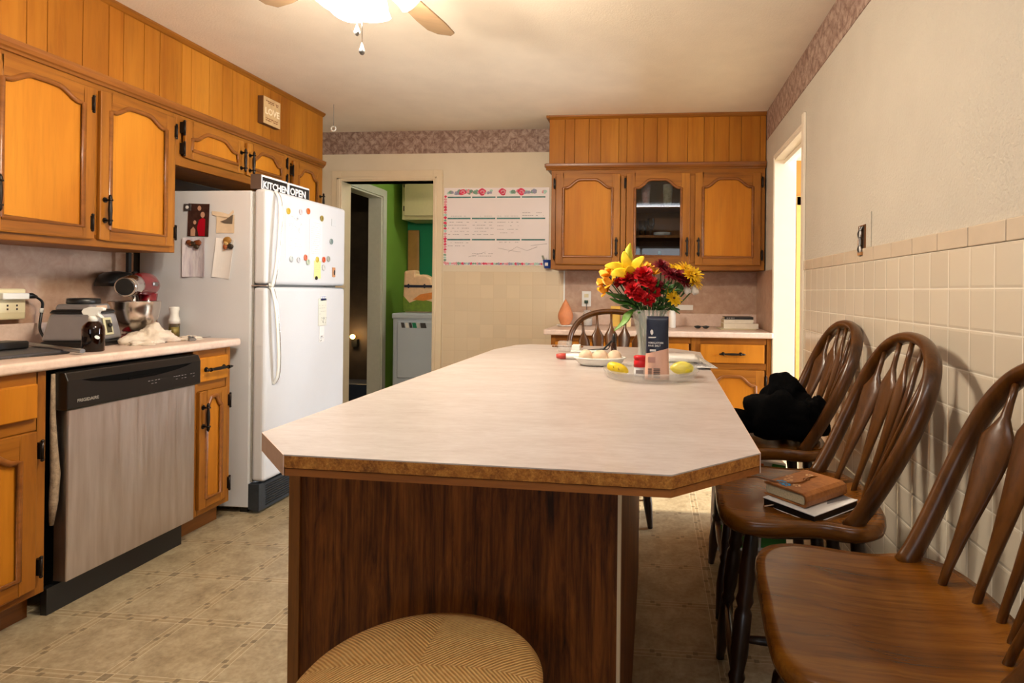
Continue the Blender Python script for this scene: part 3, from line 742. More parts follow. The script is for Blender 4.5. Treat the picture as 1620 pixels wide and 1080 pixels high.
k=MB(on_side(-2.235,1.55)).prism([(-.075,.022),(-.03,.018),(.02,.005),(.045,.028),(.048,.012),(.02,-.012),(-.05,-.004),(-.072,.004)],.0045,.0058)
kk=obj('envelope_flap',k,flat('cream_envelope_flap',(222,204,178),.8,0,.05,40)); kk.parent=bpy.data.objects['torn_envelope']
k=card('marbled_card','white card with grey and violet veining hanging low on the side of the refrigerator','card',on_side(-2.405,1.33),.125,.205,mottle('grey_violet_print',(150,138,158),(212,204,212),(234,230,232),26,.6,(3,3,.5)),curl=.012)
pm=MB(on_side(-2.40,1.40)@Matrix.Translation((0,0,.010)))
for i,(a,b,q) in enumerate(((-.03,.008,.018),(-.008,0,.02),(.02,.006,.022),(.012,-.016,.016),(-.02,-.004,.012))): pm.ball((a,b,.004),(q,q*.7,.006),10,6,i%2,.5,i)
tag(obj('leaf_magnet',pm,[flat('rust_orange',(120,60,26),.5),flat('dark_olive_brown',(60,46,30),.5)]),'rust and dark brown autumn leaf magnet holding the marbled card','magnet')
card('blank_paper','plain white sheet tilted on the side of the refrigerator','paper',on_side(-2.245,1.325),.10,.205,m_paper,curl=.006,rot=-.12)
pm=MB(on_side(-2.215,1.398)@Matrix.Translation((0,0,.010)))
pm.ball((0,.02,.004),(.024,.02,.008),12,8,0).ball((-.004,.006,.007),(.013,.013,.006),10,6,2).ball((-.012,-.012,.004),(.012,.016,.006),10,6,1).ball((.018,-.012,.004),(.018,.014,.007),10,6,3)
tag(obj('figure_magnet',pm,[flat('olive_gold',(150,110,50),.5),flat('rust_brown',(160,86,44),.5),flat('light_tan',(206,170,110),.5),flat('blackish',(40,34,30),.5)]),'small gold and brown figure magnet holding the plain white sheet','magnet')
# signs on top of the refrigerator
def sign(label,y0,L,txt,z0,hgt,ts,x):
    t=thing('metal_sign',label,'sign',(x,y0,z0),PI/2,'black and white signs on the refrigerator')
    obj('plate',MB().box(0,0,0,L,.012,hgt),m_paper,t,bev=.006)
    obj('black_field',MB().box(.008,-.0015,.006,L-.008,.0,hgt-.012),m_black,t)
    obj('lettering',MB().text(txt,ts,TR(.010,-.0016,.010,0,PI/2),0,bold=.0016),m_paper,t)
    return t
sg=sign('black sign reading KITCHEN in white letters on top of the refrigerator',2.80,.215,'KITCHEN',1.69,.077,.050,-2.052)
obj('side_cap',MB().box(-.004,.0125,0,.211,.055,.077).box(-.006,-.001,0,-.0005,.055,.077),flat('brown_grey_box',(88,70,60),.6,0,0),sg)
sign('black sign reading OPEN in white letters on top of the refrigerator',3.02,.195,'OPEN',1.69,.075,.056,-2.050)
# white hinge cap
# ------------------------------------------------------------------ love block on soffit
t=thing('word_block','small wooden block sign reading LOVE fixed to the left soffit','sign',(-2.41,3.25,2.175),PI/2)
obj('block',MB().box(0,-.035,0,.155,0,.165),flat('dark_brown_block',(96,62,28),.7),t)
obj('face_panel',MB().box(.001,-.0375,.001,.154,-.035,.164),flat('weathered_tan_face',(196,160,110),.7,0,.15,40),t)
lt=MB().text('LOVE',.055,TR(.012,-.038,.062,0,PI/2),0,bold=.001)
lines(lt2:=MB(TR(0,-.038,0,0,PI/2)),.02,.135,[.132,.142,.024,.036],th=.003,z=0,jit=.8,seed=6); obj('small_print',lt2,m_mould,t)
obj('lettering',lt,flat('cream_letters',(236,214,176),.7,0,0),t)
# ------------------------------------------------------------------ island
t=thing('kitchen_island','large kitchen island with blush laminate top, chipboard edge and dark oak veneer base','kitchen island',(-.25,1.8,0))
T=[(-.575,.843),(.026,.817),(.172,.946),(.196,2.50),(.08,2.64),(-.46,2.70),(-.60,2.715),(-.655,2.66),(-.70,2.45),(-.70,.966)]
ox,oy=-.25,1.8
TL=[(a-ox,b-oy) for a,b in T]
obj('worktop',MB().prism(TL,.9125,.9145),m_lam,t)
obj('upper_core',MB().prism(TL,.894,.9125),m_chip,t)
obj('lower_core',MB().prism([(a*.9985,b*.9985) for a,b in TL],.8812,.8925),wood('chipboard_batten',((110,58,14),(150,88,30),(176,110,46)),'X',2,.7,.5),t)
obj('seam_strip',MB().prism([(a*.994,b*.994) for a,b in TL],.8925,.894),m_black,t)  # black strip set in the gap between the two cores
# laminate edge bands: left clip, left side, right side (front clips stay raw)
def band(poly,z0,z1,th=.0015):
    mb=MB()
    for (a,b) in zip(poly[:-1],poly[1:]):
        d=(Vector(b)-Vector(a)).normalized(); n=Vector((d.y,-d.x))*th
        q=[a,b,(b[0]+n.x,b[1]+n.y),(a[0]+n.x,a[1]+n.y)]; mb.prism(q,z0,z1)
    return mb
obj('edge_band',band([TL[9],TL[0]],.8822,.9145),m_lamedge,t)
obj('edge_band',band([TL[2],TL[3],TL[4],TL[5],TL[6],TL[7],TL[8],TL[9]],.8822,.9145),m_lamedge,t)
bx0,bx1,by0,by1=-.688,-.058,1.03,2.42
b=MB().box(bx0+.02-ox,by0-oy,0,bx1-.004-ox,by0+.012-oy,.882); obj('front_panel',b,m_base,t)
obj('left_post',MB().box(bx0-ox,by0-.006-oy,0,bx0+.022-ox,by0+.02-oy,.882),m_post,t,bev=.001)
obj('right_edge_strip',MB().box(bx1-.005-ox,by0-.004-oy,0,bx1+.001-ox,by0+.02-oy,.882),m_trim,t)
obj('side_panel',MB().box(bx1-.012-ox,by0+.012-oy,0,bx1-ox,by1-oy,.882),m_base,t)
obj('side_panel',MB().box(bx0-ox,by0+.02-oy,0,bx0+.012-ox,by1-oy,.882),m_base,t)
obj('back_panel',MB().box(bx0-ox,by1-.012-oy,0,bx1-ox,by1-oy,.882),m_base,t)
b=MB().box(bx1-.03-ox,by1-.001-oy,.80,bx1+.01-ox,by1+.018-oy,.87); obj('hinge_plate',b,m_iron,t)
# ------------------------------------------------------------------ bow-back counter stools
SEAT=.62
def seat_outline():
    half=[(0,.215),(.10,.215),(.17,.208),(.215,.185),(.238,.14),(.238,.08),(.226,.02),(.222,-.04),(.235,-.09),(.232,-.13),(.20,-.175),(.14,-.20),(.07,-.21),(0,-.213)]
    pts=[(a,b,0) for a,b in half]; c=cr_pts(pts,4); r=[(p.x,p.y) for p in c]
    return r[:-1]+[(-x,y) for x,y in r[::-1]][:-1]
def seat_mb():
    o=seat_outline(); n=len(o); mb=MB()
    def dish(x,y): 
        d=1-min(1,((x/.19)**2+((y+.03)/.17)**2)); return -.016*max(0,d)**.8
    rings=[(.72,.575),(.93,.577),(.985,.588),(1.0,.600),(.995,.612),(.975,SEAT),(.9,SEAT-.001),(.75,SEAT-.003),(.55,SEAT),(.3,SEAT)]
    vs=[];fs=[]
    for k,(s_,z) in enumerate(rings):
        for x,y in o:
            X,Y=x*s_,y*s_; zz=z+(dish(X,Y) if k>=6 else 0); vs.append((X,Y,zz))
    vs.append((0,0,SEAT+dish(0,0))); vs.append((0,0,.575))
    for k in range(len(rings)-1):
        for i in range(n): fs.append((k*n+i,k*n+(i+1)%n,(k+1)*n+(i+1)%n,(k+1)*n+i))
    L=(len(rings)-1)*n
    for i in range(n): fs.append((L+i,L+(i+1)%n,len(vs)-2)); fs.append((i,(i+1)%n,len(vs)-1))
    return mb.add(vs,fs,0,True)
HT=.452
def bow_pt(l,h):   # lateral, height above seat -> local xyz (reclined)
    return (l,-.095-.215*(max(h,0)/HT)**.85,SEAT-.012+h*.99)
BOW=[(.206,-.0),(.222,.09),(.235,.18),(.238,.26),(.224,.335),(.178,.402),(.10,.440),(0,HT)]
def bow_path():
    full=[(a,b,0) for a,b in BOW]+[(-a,b,0) for a,b in BOW[:-1][::-1]]
    return [bow_pt(p.x,p.y) for p in cr_pts(full,5)]
def bow_h(l):
    a=abs(l); c=cr_pts([(x,y,0) for x,y in BOW],8); best=min(c,key=lambda p:abs(p.x-a)+(0 if p.y>.25 else 9)); return best.y
def make_stool(label,x,y,rz,group='bow-back counter chairs with arrow spindles'):
    t=thing('counter_chair',label,'chair',(x,y,0),rz,group)
    obj('seat',seat_mb(),m_chair,t)
    bp=bow_path(); obj('bow',MB().tube(bp,[(.0155,.0215)]*len(bp),12,up=(0,1,.4)),m_chairz,t)
    for i in range(5):
        k=i-2; l0=k*.060; l1=k*.084; h1=bow_h(l1)-.008
        P=[];R=[]
        for u,wd in ((0,.008),(.08,.009),(.22,.0125),(.40,.022),(.56,.031),(.68,.036),(.72,.035),(.77,.022),(.82,.0105),(.89,.0072),(1,.007)):
            h=h1*u; l=l0+(l1-l0)*u; p=Vector(bow_pt(l,h)); yb=-.182+.012*k*k; yt=bow_pt(l1,h1)[1]
            p.y=yb+(yt-yb)*u-.006*math.sin(PI*u)
            P.append(p); R.append((wd,.0085 if wd>.012 else .0072))
        P[0].z=SEAT-.02
        obj('arrow_spindle',MB().tube(P,R,10,up=(-.30*k,1,.38)),m_chairz,t)
    legs=[]
    for sx in(-1,1):
        for sy_ in(1,-1):
            top=Vector((sx*.15,sy_*.125,.585)); ft=Vector((sx*.212,sy_*.188,0)); P=[];R=[]
            for u,r_ in ((0,.014),(.06,.018),(.20,.022),(.30,.019),(.33,.023),(.36,.016),(.38,.022),(.55,.0225),(.62,.017),(.64,.022),(.67,.016),(.70,.020),(.80,.0225),(.93,.016),(1,.0125)):
                P.append(top.lerp(ft,u)); R.append(r_)
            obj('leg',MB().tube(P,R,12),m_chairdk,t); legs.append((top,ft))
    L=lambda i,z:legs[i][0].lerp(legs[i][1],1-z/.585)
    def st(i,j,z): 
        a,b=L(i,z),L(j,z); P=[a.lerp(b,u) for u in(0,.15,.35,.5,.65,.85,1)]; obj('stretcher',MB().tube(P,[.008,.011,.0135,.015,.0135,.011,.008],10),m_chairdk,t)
    st(0,1,.30); st(2,3,.30); st(0,2,.19); st(1,3,.36)
    return t
make_stool('nearest bow-back wooden counter chair at the lower right corner with an empty seat',.412,1.055,PI/2-.085)
make_stool('bow-back wooden counter chair with a leather journal and notebook on its seat',.392,1.640,PI/2-.07)
make_stool('bow-back wooden counter chair with the black garment heaped on its seat',.435,2.295,PI/2-.03)
make_stool('bow-back wooden counter chair behind the island facing the camera, seen through clutter on the worktop',-.235,3.02,PI+.06)
# ------------------------------------------------------------------ rush stool
t=thing('rush_stool','round stool with a woven rush seat in front of the island','stool',(-.330,.785,0),0)
sm=MB(); n=72; rings=[(.0,.0),(.03,-.0005),(.06,-.001),(.09,-.003),(.12,-.007),(.145,-.013),(.166,-.020),(.177,-.032),(.174,-.047),(.155,-.056),(.1,-.057),(0,-.057)]
prof=[(r_,z) for r_,z in rings]
sm.lathe([(max(r_,.0001),z) for r_,z in prof],(0,0,0),n)
so=obj('rush_seat',sm,m_rush,t); so.location=(0,0,.642)
for k in range(4):
    a=PI/4+k*PI/2+.2; c,s_=math.cos(a),math.sin(a)
    obj('leg',MB().tube([(c*.13,s_*.13,.60),(c*.16,s_*.16,.3),(c*.185,s_*.185,0)],[.017,.018,.014],12),m_chairdk,t)
for k in range(4):
    a=PI/4+k*PI/2+.2; b_=a+PI/2; z=.22+.05*(k%2); q=.168
    obj('rung',MB().tube([(math.cos(a)*q,math.sin(a)*q,z),(math.cos(b_)*q,math.sin(b_)*q,z)],.010,10),m_chairdk,t)
# ------------------------------------------------------------------ books and garment on chairs
t=thing('notebook','white-covered hardback notebook with black page block and a ribbon on the chair seat','book',(.395,1.565,.6215),.50)
obj('cover',MB().box(-.095,-.078,0,.095,.078,.0022).box(-.095,-.078,.0185,.095,.078,.021),m_paper,t,bev=.001)
obj('page_block',MB().box(-.093,-.076,.0023,.093,.075,.0184),m_black,t)
obj('cover_print',MB().prism([(.0,-.05),(.09,-.06),(.10,-.01),(.05,.0),(.03,-.03)],.0211,.0215),m_grey,t)
obj('ribbon',MB().tube(cr_pts([(-.09,.045,.010),(-.105,.056,.006),(-.125,.072,.002),(-.152,.098,.0015)],4),[(.0035,.0005)]*13,6,up=(0,0,1)),flat('pale_ribbon',(190,170,150),.6,0,0),t)
t.rotation_euler=(0,0,.71)
t.location=(.412,1.548,.6135)
t=thing('leather_journal','tan tooled leather journal with blue painted flowers lying on the white notebook','book',(.405,1.575,.6355),.71)
J=MB(); 
prof=[(-.055,.0),(-.062,.012),(-.060,.026),(-.05,.034),(.045,.035),(.06,.030),(.066,.018),(.062,.004),(.05,.0)]
inn=[(-.048,.003),(-.056,.012),(-.054,.024),(-.047,.030),(.058,.031),(.058,.003)]
J.prism(prof,-.075,.075,ax='y'); 
jm=MB(TR(0,0,0,PI/2)); jm.prism([(-.062,0),(-.068,.006),(-.07,.018),(-.066,.030),(-.055,.036),(.055,.036),(.064,.032),(.064,.029),(-.052,.031),(-.060,.026),(-.062,.017),(-.060,.008),(-.054,.0045),(.064,.0045),(.064,0)],-.088,.088,ax='y')
obj('leather_cover',jm,m_lea,t,bev=.002)
obj('page_block',MB(TR(0,0,0,PI/2)).box(-.058,-.085,.005,.060,.085,.0285),m_pages,t,bev=.002)
fl=MB(TR(0,0,.0362,PI/2))
def flower(mb,x,y,r_,z=0,mi=0):
    for k in range(6):
        a=k*PI/3; mb.ball((x+r_*math.cos(a),y+r_*math.sin(a),z),(r_*.55,r_*.55,.0012),8,4,mi)
flower(fl,.030,.060,.010); flower(fl,.010,.066,.009)
obj('blue_flowers',fl,flat('turquoise_paint',(60,140,190),.5,0,0),t)
fl=MB(TR(0,0,.0362,PI/2)); flower(fl,.03,.03,.009); flower(fl,-.01,.05,.008); flower(fl,.02,-.05,.008); flower(fl,.045,.005,.007)
obj('pale_flowers',fl,flat('pale_peach_paint',(206,160,116),.5,0,0),t)
obj('leather_thong',MB().tube(cr_pts([(.09,.0,.03),(.03,.005,.0385),(-.03,-.005,.0385),(-.07,.03,.037),(-.10,.07,.045),(-.115,.10,.04)],5),.0022,6),m_mould,t)
obj('clasp_stud',MB().lathe([(.009,0),(.008,.003),(0,.005)],(.012,.004,.036),12),m_mould,t)
# black garment: draped heap
def heap(mb,c,rad,seed,nn=40,mm=26,amp=.35,fold=.12):
    vs=[];fs=[]
    for j in range(mm+1):
        ph=PI*j/mm
        for i in range(nn):
            a=2*PI*i/nn; d=Vector((math.sin(ph)*math.cos(a),math.sin(ph)*math.sin(a),math.cos(ph)))
            k=1+amp*noise.noise(d*1.4+Vector((seed,0,0)))+fold*abs(noise.noise(d*4.5+Vector((0,seed,0))))-fold*.3
            p=Vector((c[0]+d.x*rad[0]*k,c[1]+d.y*rad[1]*k,c[2]+d.z*rad[2]*k)); p.z=max(p.z,c[3]); vs.append(tuple(p))
    for j in range(mm):
        for i in range(nn): fs.append((j*nn+i,(j+1)*nn+i,(j+1)*nn+(i+1)%nn,j*nn+(i+1)%nn))
    return mb.add(vs,fs,0,True)
g=MB(); 
heap(g,(.505,2.29,.70,.617),(.135,.17,.105),3.3)
heap(g,(.51,2.33,.775,.70),(.075,.085,.075),8.1)
heap(g,(.60,2.20,.70,.66),(.055,.08,.085),5.2)
heap(g,(.345,2.34,.655,.617),(.15,.09,.045),1.2)
tag(obj('black_garment',g,m_blk),'crumpled black fleece garment heaped on the chair seat','clothing')
# bright shopping bag on the floor under the far chair
t=thing('shopping_bag','orange, white and green reusable bag standing on the floor under the far counter chair','bag',(.44,2.72,0),.1)
BG2=MB().prism([(-.16,0),(.16,0),(.155,.40),(.05,.42),(-.15,.41)],-.08,.08,ax='y')
obj('bag_body',BG2,m_paper,t,bev=.01)
obj('orange_print',MB().prism([(-.10,.1),(.03,.08),(.05,.40),(-.06,.41)],-.083,-.0805,ax='y'),flat('bag_orange',(232,110,30),.5,0,0),t)
obj('green_print',MB().prism([(.04,.02),(.155,.02),(.15,.39),(.09,.40),(.05,.2)],-.083,-.0805,ax='y').prism([(-.15,.02),(.03,.02),(.03,.15),(-.15,.12)],-.083,-.0805,ax='y'),flat('bag_green',(60,140,60),.5,0,0),t)
# ------------------------------------------------------------------ things on the island
ZI=.9147
t=thing('glass_tray','round clear glass tray with a raised rim on the island worktop','tray',(-.010,1.745,ZI))
obj('dish',MB().lathe([(.0,.0),(.128,.0),(.134,.002),(.142,.020),(.146,.026),(.142,.028),(.137,.020),(.130,.006),(.0,.005)],(0,0,0),48),m_trayg,t)
# salt pouch
t=thing('salt_pouch','tall navy and pink stand-up pouch of pink salt on the glass tray','pouch',(.008,1.675,ZI+.005),.02)
n=12; pv=[];pf=[]
zs=[0,.012,.03,.07,.12,.155,.168,.183]; dep=[.021,.023,.022,.018,.011,.004,.0015,.001]; wd=[.036,.036,.035,.0335,.0325,.032,.032,.032]
for k,z in enumerate(zs):
    for i in range(n):
        a=2*PI*i/n; sx=abs(math.cos(a))**.6*math.copysign(1,math.cos(a)); syy=abs(math.sin(a))**.8*math.copysign(1,math.sin(a))
        pv.append((wd[k]*sx,dep[k]*syy,z))
for k in range(len(zs)-1):
    for i in range(n): pf.append((k*n+i,k*n+(i+1)%n,(k+1)*n+(i+1)%n,(k+1)*n+i))
mb=MB().add(pv,pf,0,True); mb.add(pv,[list(range(n)),[(len(zs)-1)*n+i for i in range(n)]],0)
nv=NB('pouch_film'); s_=nv.sep(nv.coord()); tst=nv.M('GREATER_THAN',nv.M('SUBTRACT',s_[2],nv.M('MULTIPLY',s_[0],.25)),.083)
nv.set(color=nv.mix(tst,srgb((216,170,148)),srgb((20,24,46))),rough=.35); nv.bump(nv.noise(nv.coord(),40,3),.3,.004)
po=obj('pouch_body',mb,nv.m,t)
RF=lambda x,y,z:TR(x,y,z,0,PI/2)
tx=MB().text('salt of the earth',.0001,RF(0,0,0)) if False else MB()
tx.text('HIMALAYAN',.0078,RF(-.027,-.0135,.104),bold=.0001).text('PINK SALT',.0078,RF(-.027,-.0142,.0955),bold=.0001)
lines(MB(),0,0,[]); 
tx.box(-.022,-.0165,.082,-.004,-.0155,.088)
tx.prism([(-.016,.128),(-.012,.134),(-.013,.142),(-.017,.145),(-.021,.140),(-.020,.133)],-.0095,-.009,ax='y')
tx.box(-.026,-.0105,.120,-.004,-.0095,.1235)
obj('label_print',tx,m_paper,t)
tx=MB().box(-.027,-.0215,.050,-.006,-.0195,.066); obj('panel_print',tx,flat('mauve_print',(186,140,130),.5,0,0),t)
tx=MB(); 
for k in range(9): tx.box(-.027,-.0238,.008+k*.003,-.016,-.0228,.0095+k*.003)
for k in range(6): tx.box(-.011,-.0242,.006+k*.005,.008,-.0232,.0085+k*.005)
obj('barcode_print',tx,m_ink,t)
# red lidded jar
t=thing('spice_jar','small red-lidded jar on the glass tray left of the pouch','jar',(-.042,1.735,ZI+.0055))
obj('glass_body',MB().lathe([(.019,0),(.0195,.003),(.0195,.026),(.018,.03)],(0,0,0),20),m_white,t)
obj('label_print',MB().box(-.013,-.0215,.008,.010,-.0195,.019),m_grey,t)
obj('red_lid',MB().lathe([(.0205,.0265),(.0205,.044),(.019,.0455),(.019,.050),(.0205,.051),(.0205,.058),(.018,.060),(0,.060)],(0,0,0),24),flat('bright_red_plastic',(196,12,30),.35,0,0),t)
# yellow fruit
m_ban=mottle('ripe_yellow_skin',(200,160,20),(232,202,30),(240,214,60),30,.4)
f=thing('yellow_fruit','small ripe yellow fruit with dark marks lying on the left of the glass tray','fruit',(-.112,1.75,ZI+.024),-.3)
f.scale=(.68,.8,.9)
fb=MB(); fb.tube(cr_pts([(-.048,0,.008),(-.03,-.004,.004),(0,-.006,0),(.03,-.003,-.005),(.05,.004,-.011)],5),[.004,.008,.012,.0145,.0165,.0175,.0185,.019,.0192,.0192,.0192,.019,.0185,.0175,.0165,.015,.0135,.0115,.009,.006,.003],14)
obj('fruit_body',fb,m_ban,f)
obj('dark_marks',MB().tube([(-.012,-.022,.009),(-.008,-.0245,.003)],.0016,6).tube([(.012,-.022,.004),(.017,-.0235,-.004)],.0016,6).tube([(-.02,-.012,.016),(-.014,-.013,.016)],.0014,6),m_mould,f)
f=thing('yellow_fruit','yellow-green fruit in a clear plastic bag on the right of the glass tray','fruit',(.085,1.76,ZI+.027),.1)
obj('fruit_body',MB().ball((0,0,0),(.036,.021,.020),18,12,0,.12,2),mottle('yellow_green_skin',(176,172,20),(222,204,24),(232,214,50),20,.35),f)
fb=MB().ball((-.01,0,.0),(.048,.026,.0235),22,14,0,.35,6)
m_film=NB('clear_plastic_film'); m_film.set(color=(.95,.97,.95,1),rough=.12,alpha=.12); m_film=m_film.m
tag(obj('plastic_bag',fb,m_film),'crinkled clear plastic bag around the yellow-green fruit on the glass tray','bag'); bpy.data.objects['plastic_bag'].location=(.085,1.76,ZI+.0285)
# tray of pale rolls
t=thing('white_dish','oval white foam dish holding three pale rounded rolls','dish',(-.190,1.99,ZI),.03)
obj('dish_shell',MB().lathe([(0,.002),(.066,.002),(.078,.010),(.086,.024),(.092,.026),(.092,.029),(.084,.029),(.074,.012),(.062,.006),(0,.006)],(0,0,0),40,ell=(1.0,.62)),m_whites,t)
m_roll=mottle('pale_peach_crust',(206,170,140),(222,192,164),(232,208,184),20,.6)
for i,(dx,r_,l) in enumerate(((-.050,.025,'leftmost'),(.0,.029,'middle, largest'),(.050,.025,'rightmost'))):
    tag(obj('bread_roll',MB().ball((0,0,0),(r_,r_*.95,.022),18,12,0,.12,i),m_roll,loc=None),'pale peach rounded roll in the white dish, %s of the three'%l,'bread','rolls in the white dish')
    o=[q for q in bpy.data.objects if q.name.startswith('bread_roll')][-1]; o.location=(-.190+dx,1.992+.004*i,ZI+.031)
t=thing('glue_tube','white tube with a red cap lying left of the white dish','tube',(-.355,2.14,ZI+.012),.06)
obj('tube_body',MB().tube([(0.02,0,0),(.05,0,0),(.11,0,0),(.15,-.01,-.001)],[(.010,.010),(.012,.011),(.013,.009),(.014,.004)],14,up=(0,0,1)),m_whites,t)
obj('red_cap',MB().tube([(-.015,0,0),(.0,0,0),(.021,0,0)],[.008,.011,.0115],14),flat('faded_red_plastic',(188,70,60),.4,0,0),t)
# dropper bottle
t=thing('dropper_bottle','slim dark brown bottle with a black cap standing behind the white dish','bottle',(-.158,2.22,ZI))
obj('glass_body',MB().lathe([(.0105,0),(.0115,.003),(.0115,.052),(.007,.060),(.007,.066)],(0,0,0),18),flat('dark_amber_glass',(44,20,10),.12,0,0,coat=.5),t)
obj('black_cap',MB().lathe([(.0085,.062),(.0085,.082),(.006,.086),(.005,.094),(.0,.096)],(0,0,0),16),m_black,t)
# clear device / holder and pen
t=thing('clear_stand','clear acrylic stand with a white base at the back left of the island','stand',(-.295,2.42,ZI),.05)
obj('white_base',MB().box(-.06,-.03,0,.075,.03,.008).box(-.055,-.028,.008,-.02,.028,.03),m_whites,t,bev=.003)
obj('clear_shield',MB().box(-.115,-.03,.002,-.058,.03,.045),m_trayg,t,bev=.006)
t=thing('dark_ribbon','thin dark lace strip lying at the back left edge of the island','ribbon',(-.40,2.60,ZI))
mb=MB()
for i in range(12): mb.ball((-.065+i*.012,.004*math.sin(i*2.1),.004),(.008,.006,.004),8,5)
obj('lace_strip',mb,m_mould,t)
t=thing('black_pen','black pen propped at a slant on the clear stand','pen',(-.215,2.42,ZI))
obj('barrel',MB().tube([(-.07,0,.007),(-.02,0,.010),(.0,0,.014),(.035,.0,.05)],[.0035,.005,.005,.0035],10),m_black,t)
obj('wire_loop',MB().tube(cr_pts([(.0,0,.012),(.018,0,.014),(.026,0,.03),(.018,0,.036)],4),.0022,6),m_black,t)
# papers stack on right
ppr=[(.085,2.10,.18,.28,-.03,'bottom white sheet with dark printing of the paper pile right of the vase'),(.105,2.06,.19,.27,.10,'slanted printed sheet poking over the island edge near the bag of fruit'),(.09,2.14,.18,.27,.02,'grey printed sheet in the middle of the paper pile'),(.07,2.17,.19,.27,-.05,'topmost blank white sheet of the paper pile right of the vase')]
for i,(x,y_,w_,h_,ro,lb) in enumerate(ppr):
    z=ZI+.0006+i*.0035; mb=MB(); vs=[];fs=[];nx=10
    for a in range(nx+1):
        for b_ in range(2): u=a/nx; vs.append((-w_/2+w_*u,-h_/2+h_*b_,.0022*(1-math.cos(u*PI*1.5))*(i%2)*.8))
    for a in range(nx): fs.append((2*a,2*a+2,2*a+3,2*a+1))
    mb.add(vs,fs,0,True); o=obj('paper_sheet',mb,m_paper,solid=.0006); o.location=(x,y_,z); o.rotation_euler=(0,0,ro); tag(o,lb,'paper','papers on the island')
    if i<3:
        ln=MB(); lines(ln,-w_/2+.015,w_/2-.01,[-h_/2+.012+.009*k for k in range(9)],th=.002,z=.0045*(i%2)+.0006,jit=.8,seed=i+11); obj('printed_lines',ln,m_grey,o)
# small metal clip on papers
tag(obj('bottle_opener',MB().box(.085,2.375,ZI,.125,2.385,ZI+.008),m_alu,bev=.003),'small grey metal clip at the back right of the island beyond the paper pile','clip')
# ------------------------------------------------------------------ vase and flowers
VX,VY=-.016,2.0
t=thing('crystal_vase','flared cut crystal vase full of flower stems on the island behind the salt pouch','vase',(VX,VY,ZI))
prof=[(0.0,0),(.040,0),(.044,.004),(.0425,.02),(.041,.06),(.043,.095),(.051,.135),(.060,.17),(.0645,.196),(.0618,.197),(.057,.17),(.048,.135),(.040,.095),(.038,.06),(.039,.022),(.036,.014),(0,.014)]
obj('vase_wall',MB().lathe(prof,(0,0,0),72,flute=.022,fn=18),m_cryst,t)
obj('water',MB().lathe([(0,.015),(.037,.016),(.0372,.06),(.0385,.09),(0,.09)],(0,0,0),36),thin_glass('vase_water',(.86,.93,.84)),t)
def stem(head,i,parent,hd):
    """stem in the local frame of a flower whose origin is its head"""
    r=random.Random(i*13+5); a=r.uniform(0,2*PI)
    foot=Vector((VX+.025*math.cos(a),VY+.025*math.sin(a),ZI+.022)); 
    k=(Vector(head)-Vector((VX,VY,ZI+.2))); kx=Vector((k.x,k.y,0)); kx=kx.normalized()*min(.045,kx.length) if kx.length>1e-4 else kx
    neck=Vector((VX,VY,ZI+.195))+kx
    mid=neck.lerp(Vector(head),.5)+Vector((0,0,-.01))
    P=[foot,foot.lerp(neck,.5)*1.0,neck,mid,Vector(head)]
    P=[p-Vector(head) for p in P]
    obj('stem',MB().tube(cr_pts(P,4),.0022,6),m_stem,parent)
def petals(mb,n,L,W,tilt,z0=0,curl=.3,mi=0,r0=.0,seed=0,jit=.15,seg=3):
    r=random.Random(seed)
    for k in range(n):
        a=2*PI*k/n+r.uniform(-jit,jit); tl=tilt+r.uniform(-jit,jit); l=L*r.uniform(.88,1.1)
        vs=[];fs=[]
        for j in range(seg+1):
            u=j/seg; w_=W*math.sin(PI*(.12+.80*u))**.8*.5; d=r0+l*u; t_=tl-curl*u
            x=r0+(l*u)*math.cos(tl-curl*u*.5); z=z0+(l*u)*math.sin(tl-curl*u*.5)
            for s_ in(-1,0,1):
                yy=s_*w_; zz=z-(.0 if s_ else .12*w_)
                vs.append((x*math.cos(a)-yy*math.sin(a),x*math.sin(a)+yy*math.cos(a),zz))
        for j in range(seg):
            for q in(0,1): fs.append((3*j+q,3*j+q+1,3*j+4+q,3*j+3+q))
        mb.add(vs,fs,mi,True)
    return mb
def orient(d): return Vector((0,0,1)).rotation_difference(Vector(d).normalized()).to_matrix().to_4x4()
CX=Vector((VX,VY,ZI+.17))
m_car=flat('carnation_red',(196,8,22),.6,0,.3,160); m_drk=flat('wine_red_petals',(128,10,30),.6,0,.3,160)
m_yl=flat('daisy_yellow',(240,196,12),.6,0,.12,120); m_or=flat('orange_lily_petals',(240,172,30),.6,0,.22,90)
m_lil=flat('lily_yellow',(246,208,30),.5,0,.1,60); m_bud=flat('yellow_green_bud',(190,190,40),.5,0,.2,60)
m_whp=flat('white_petals',(236,232,226),.6,0,.05,60); m_cen=flat('brown_flower_centre',(96,62,18),.8,0,.3,300)
def flower_thing(name,label,cat,x,z,dy,builder,i,group,mat,extra=None,dirn=None):
    head=Vector((x,VY+dy,z)); d=dirn or (head-CX+Vector((0,-.10,.02)))
    t=thing(name,label,cat,head,0,group)
    mb=MB(orient(d)); builder(mb,i); obj('bloom',mb,mat,t)
    stem(head,i,t,d); return t
def carnation(R):
    R*=1.06
    def f(mb,i):
        for lay,(n_,L,W,tl,z0) in enumerate(((12,1.0,.62,.05,-.1),(12,1.0,.6,.35,-.05),(11,.95,.55,.65,0),(9,.85,.5,.95,.05),(7,.75,.5,1.2,.05),(5,.6,.4,1.4,.08))):
            petals(mb,n_,L*R,W*R,tl,z0*R,-.25 if lay<2 else .15,0,0,seed=i*7+lay,jit=.28,seg=4)
    return f
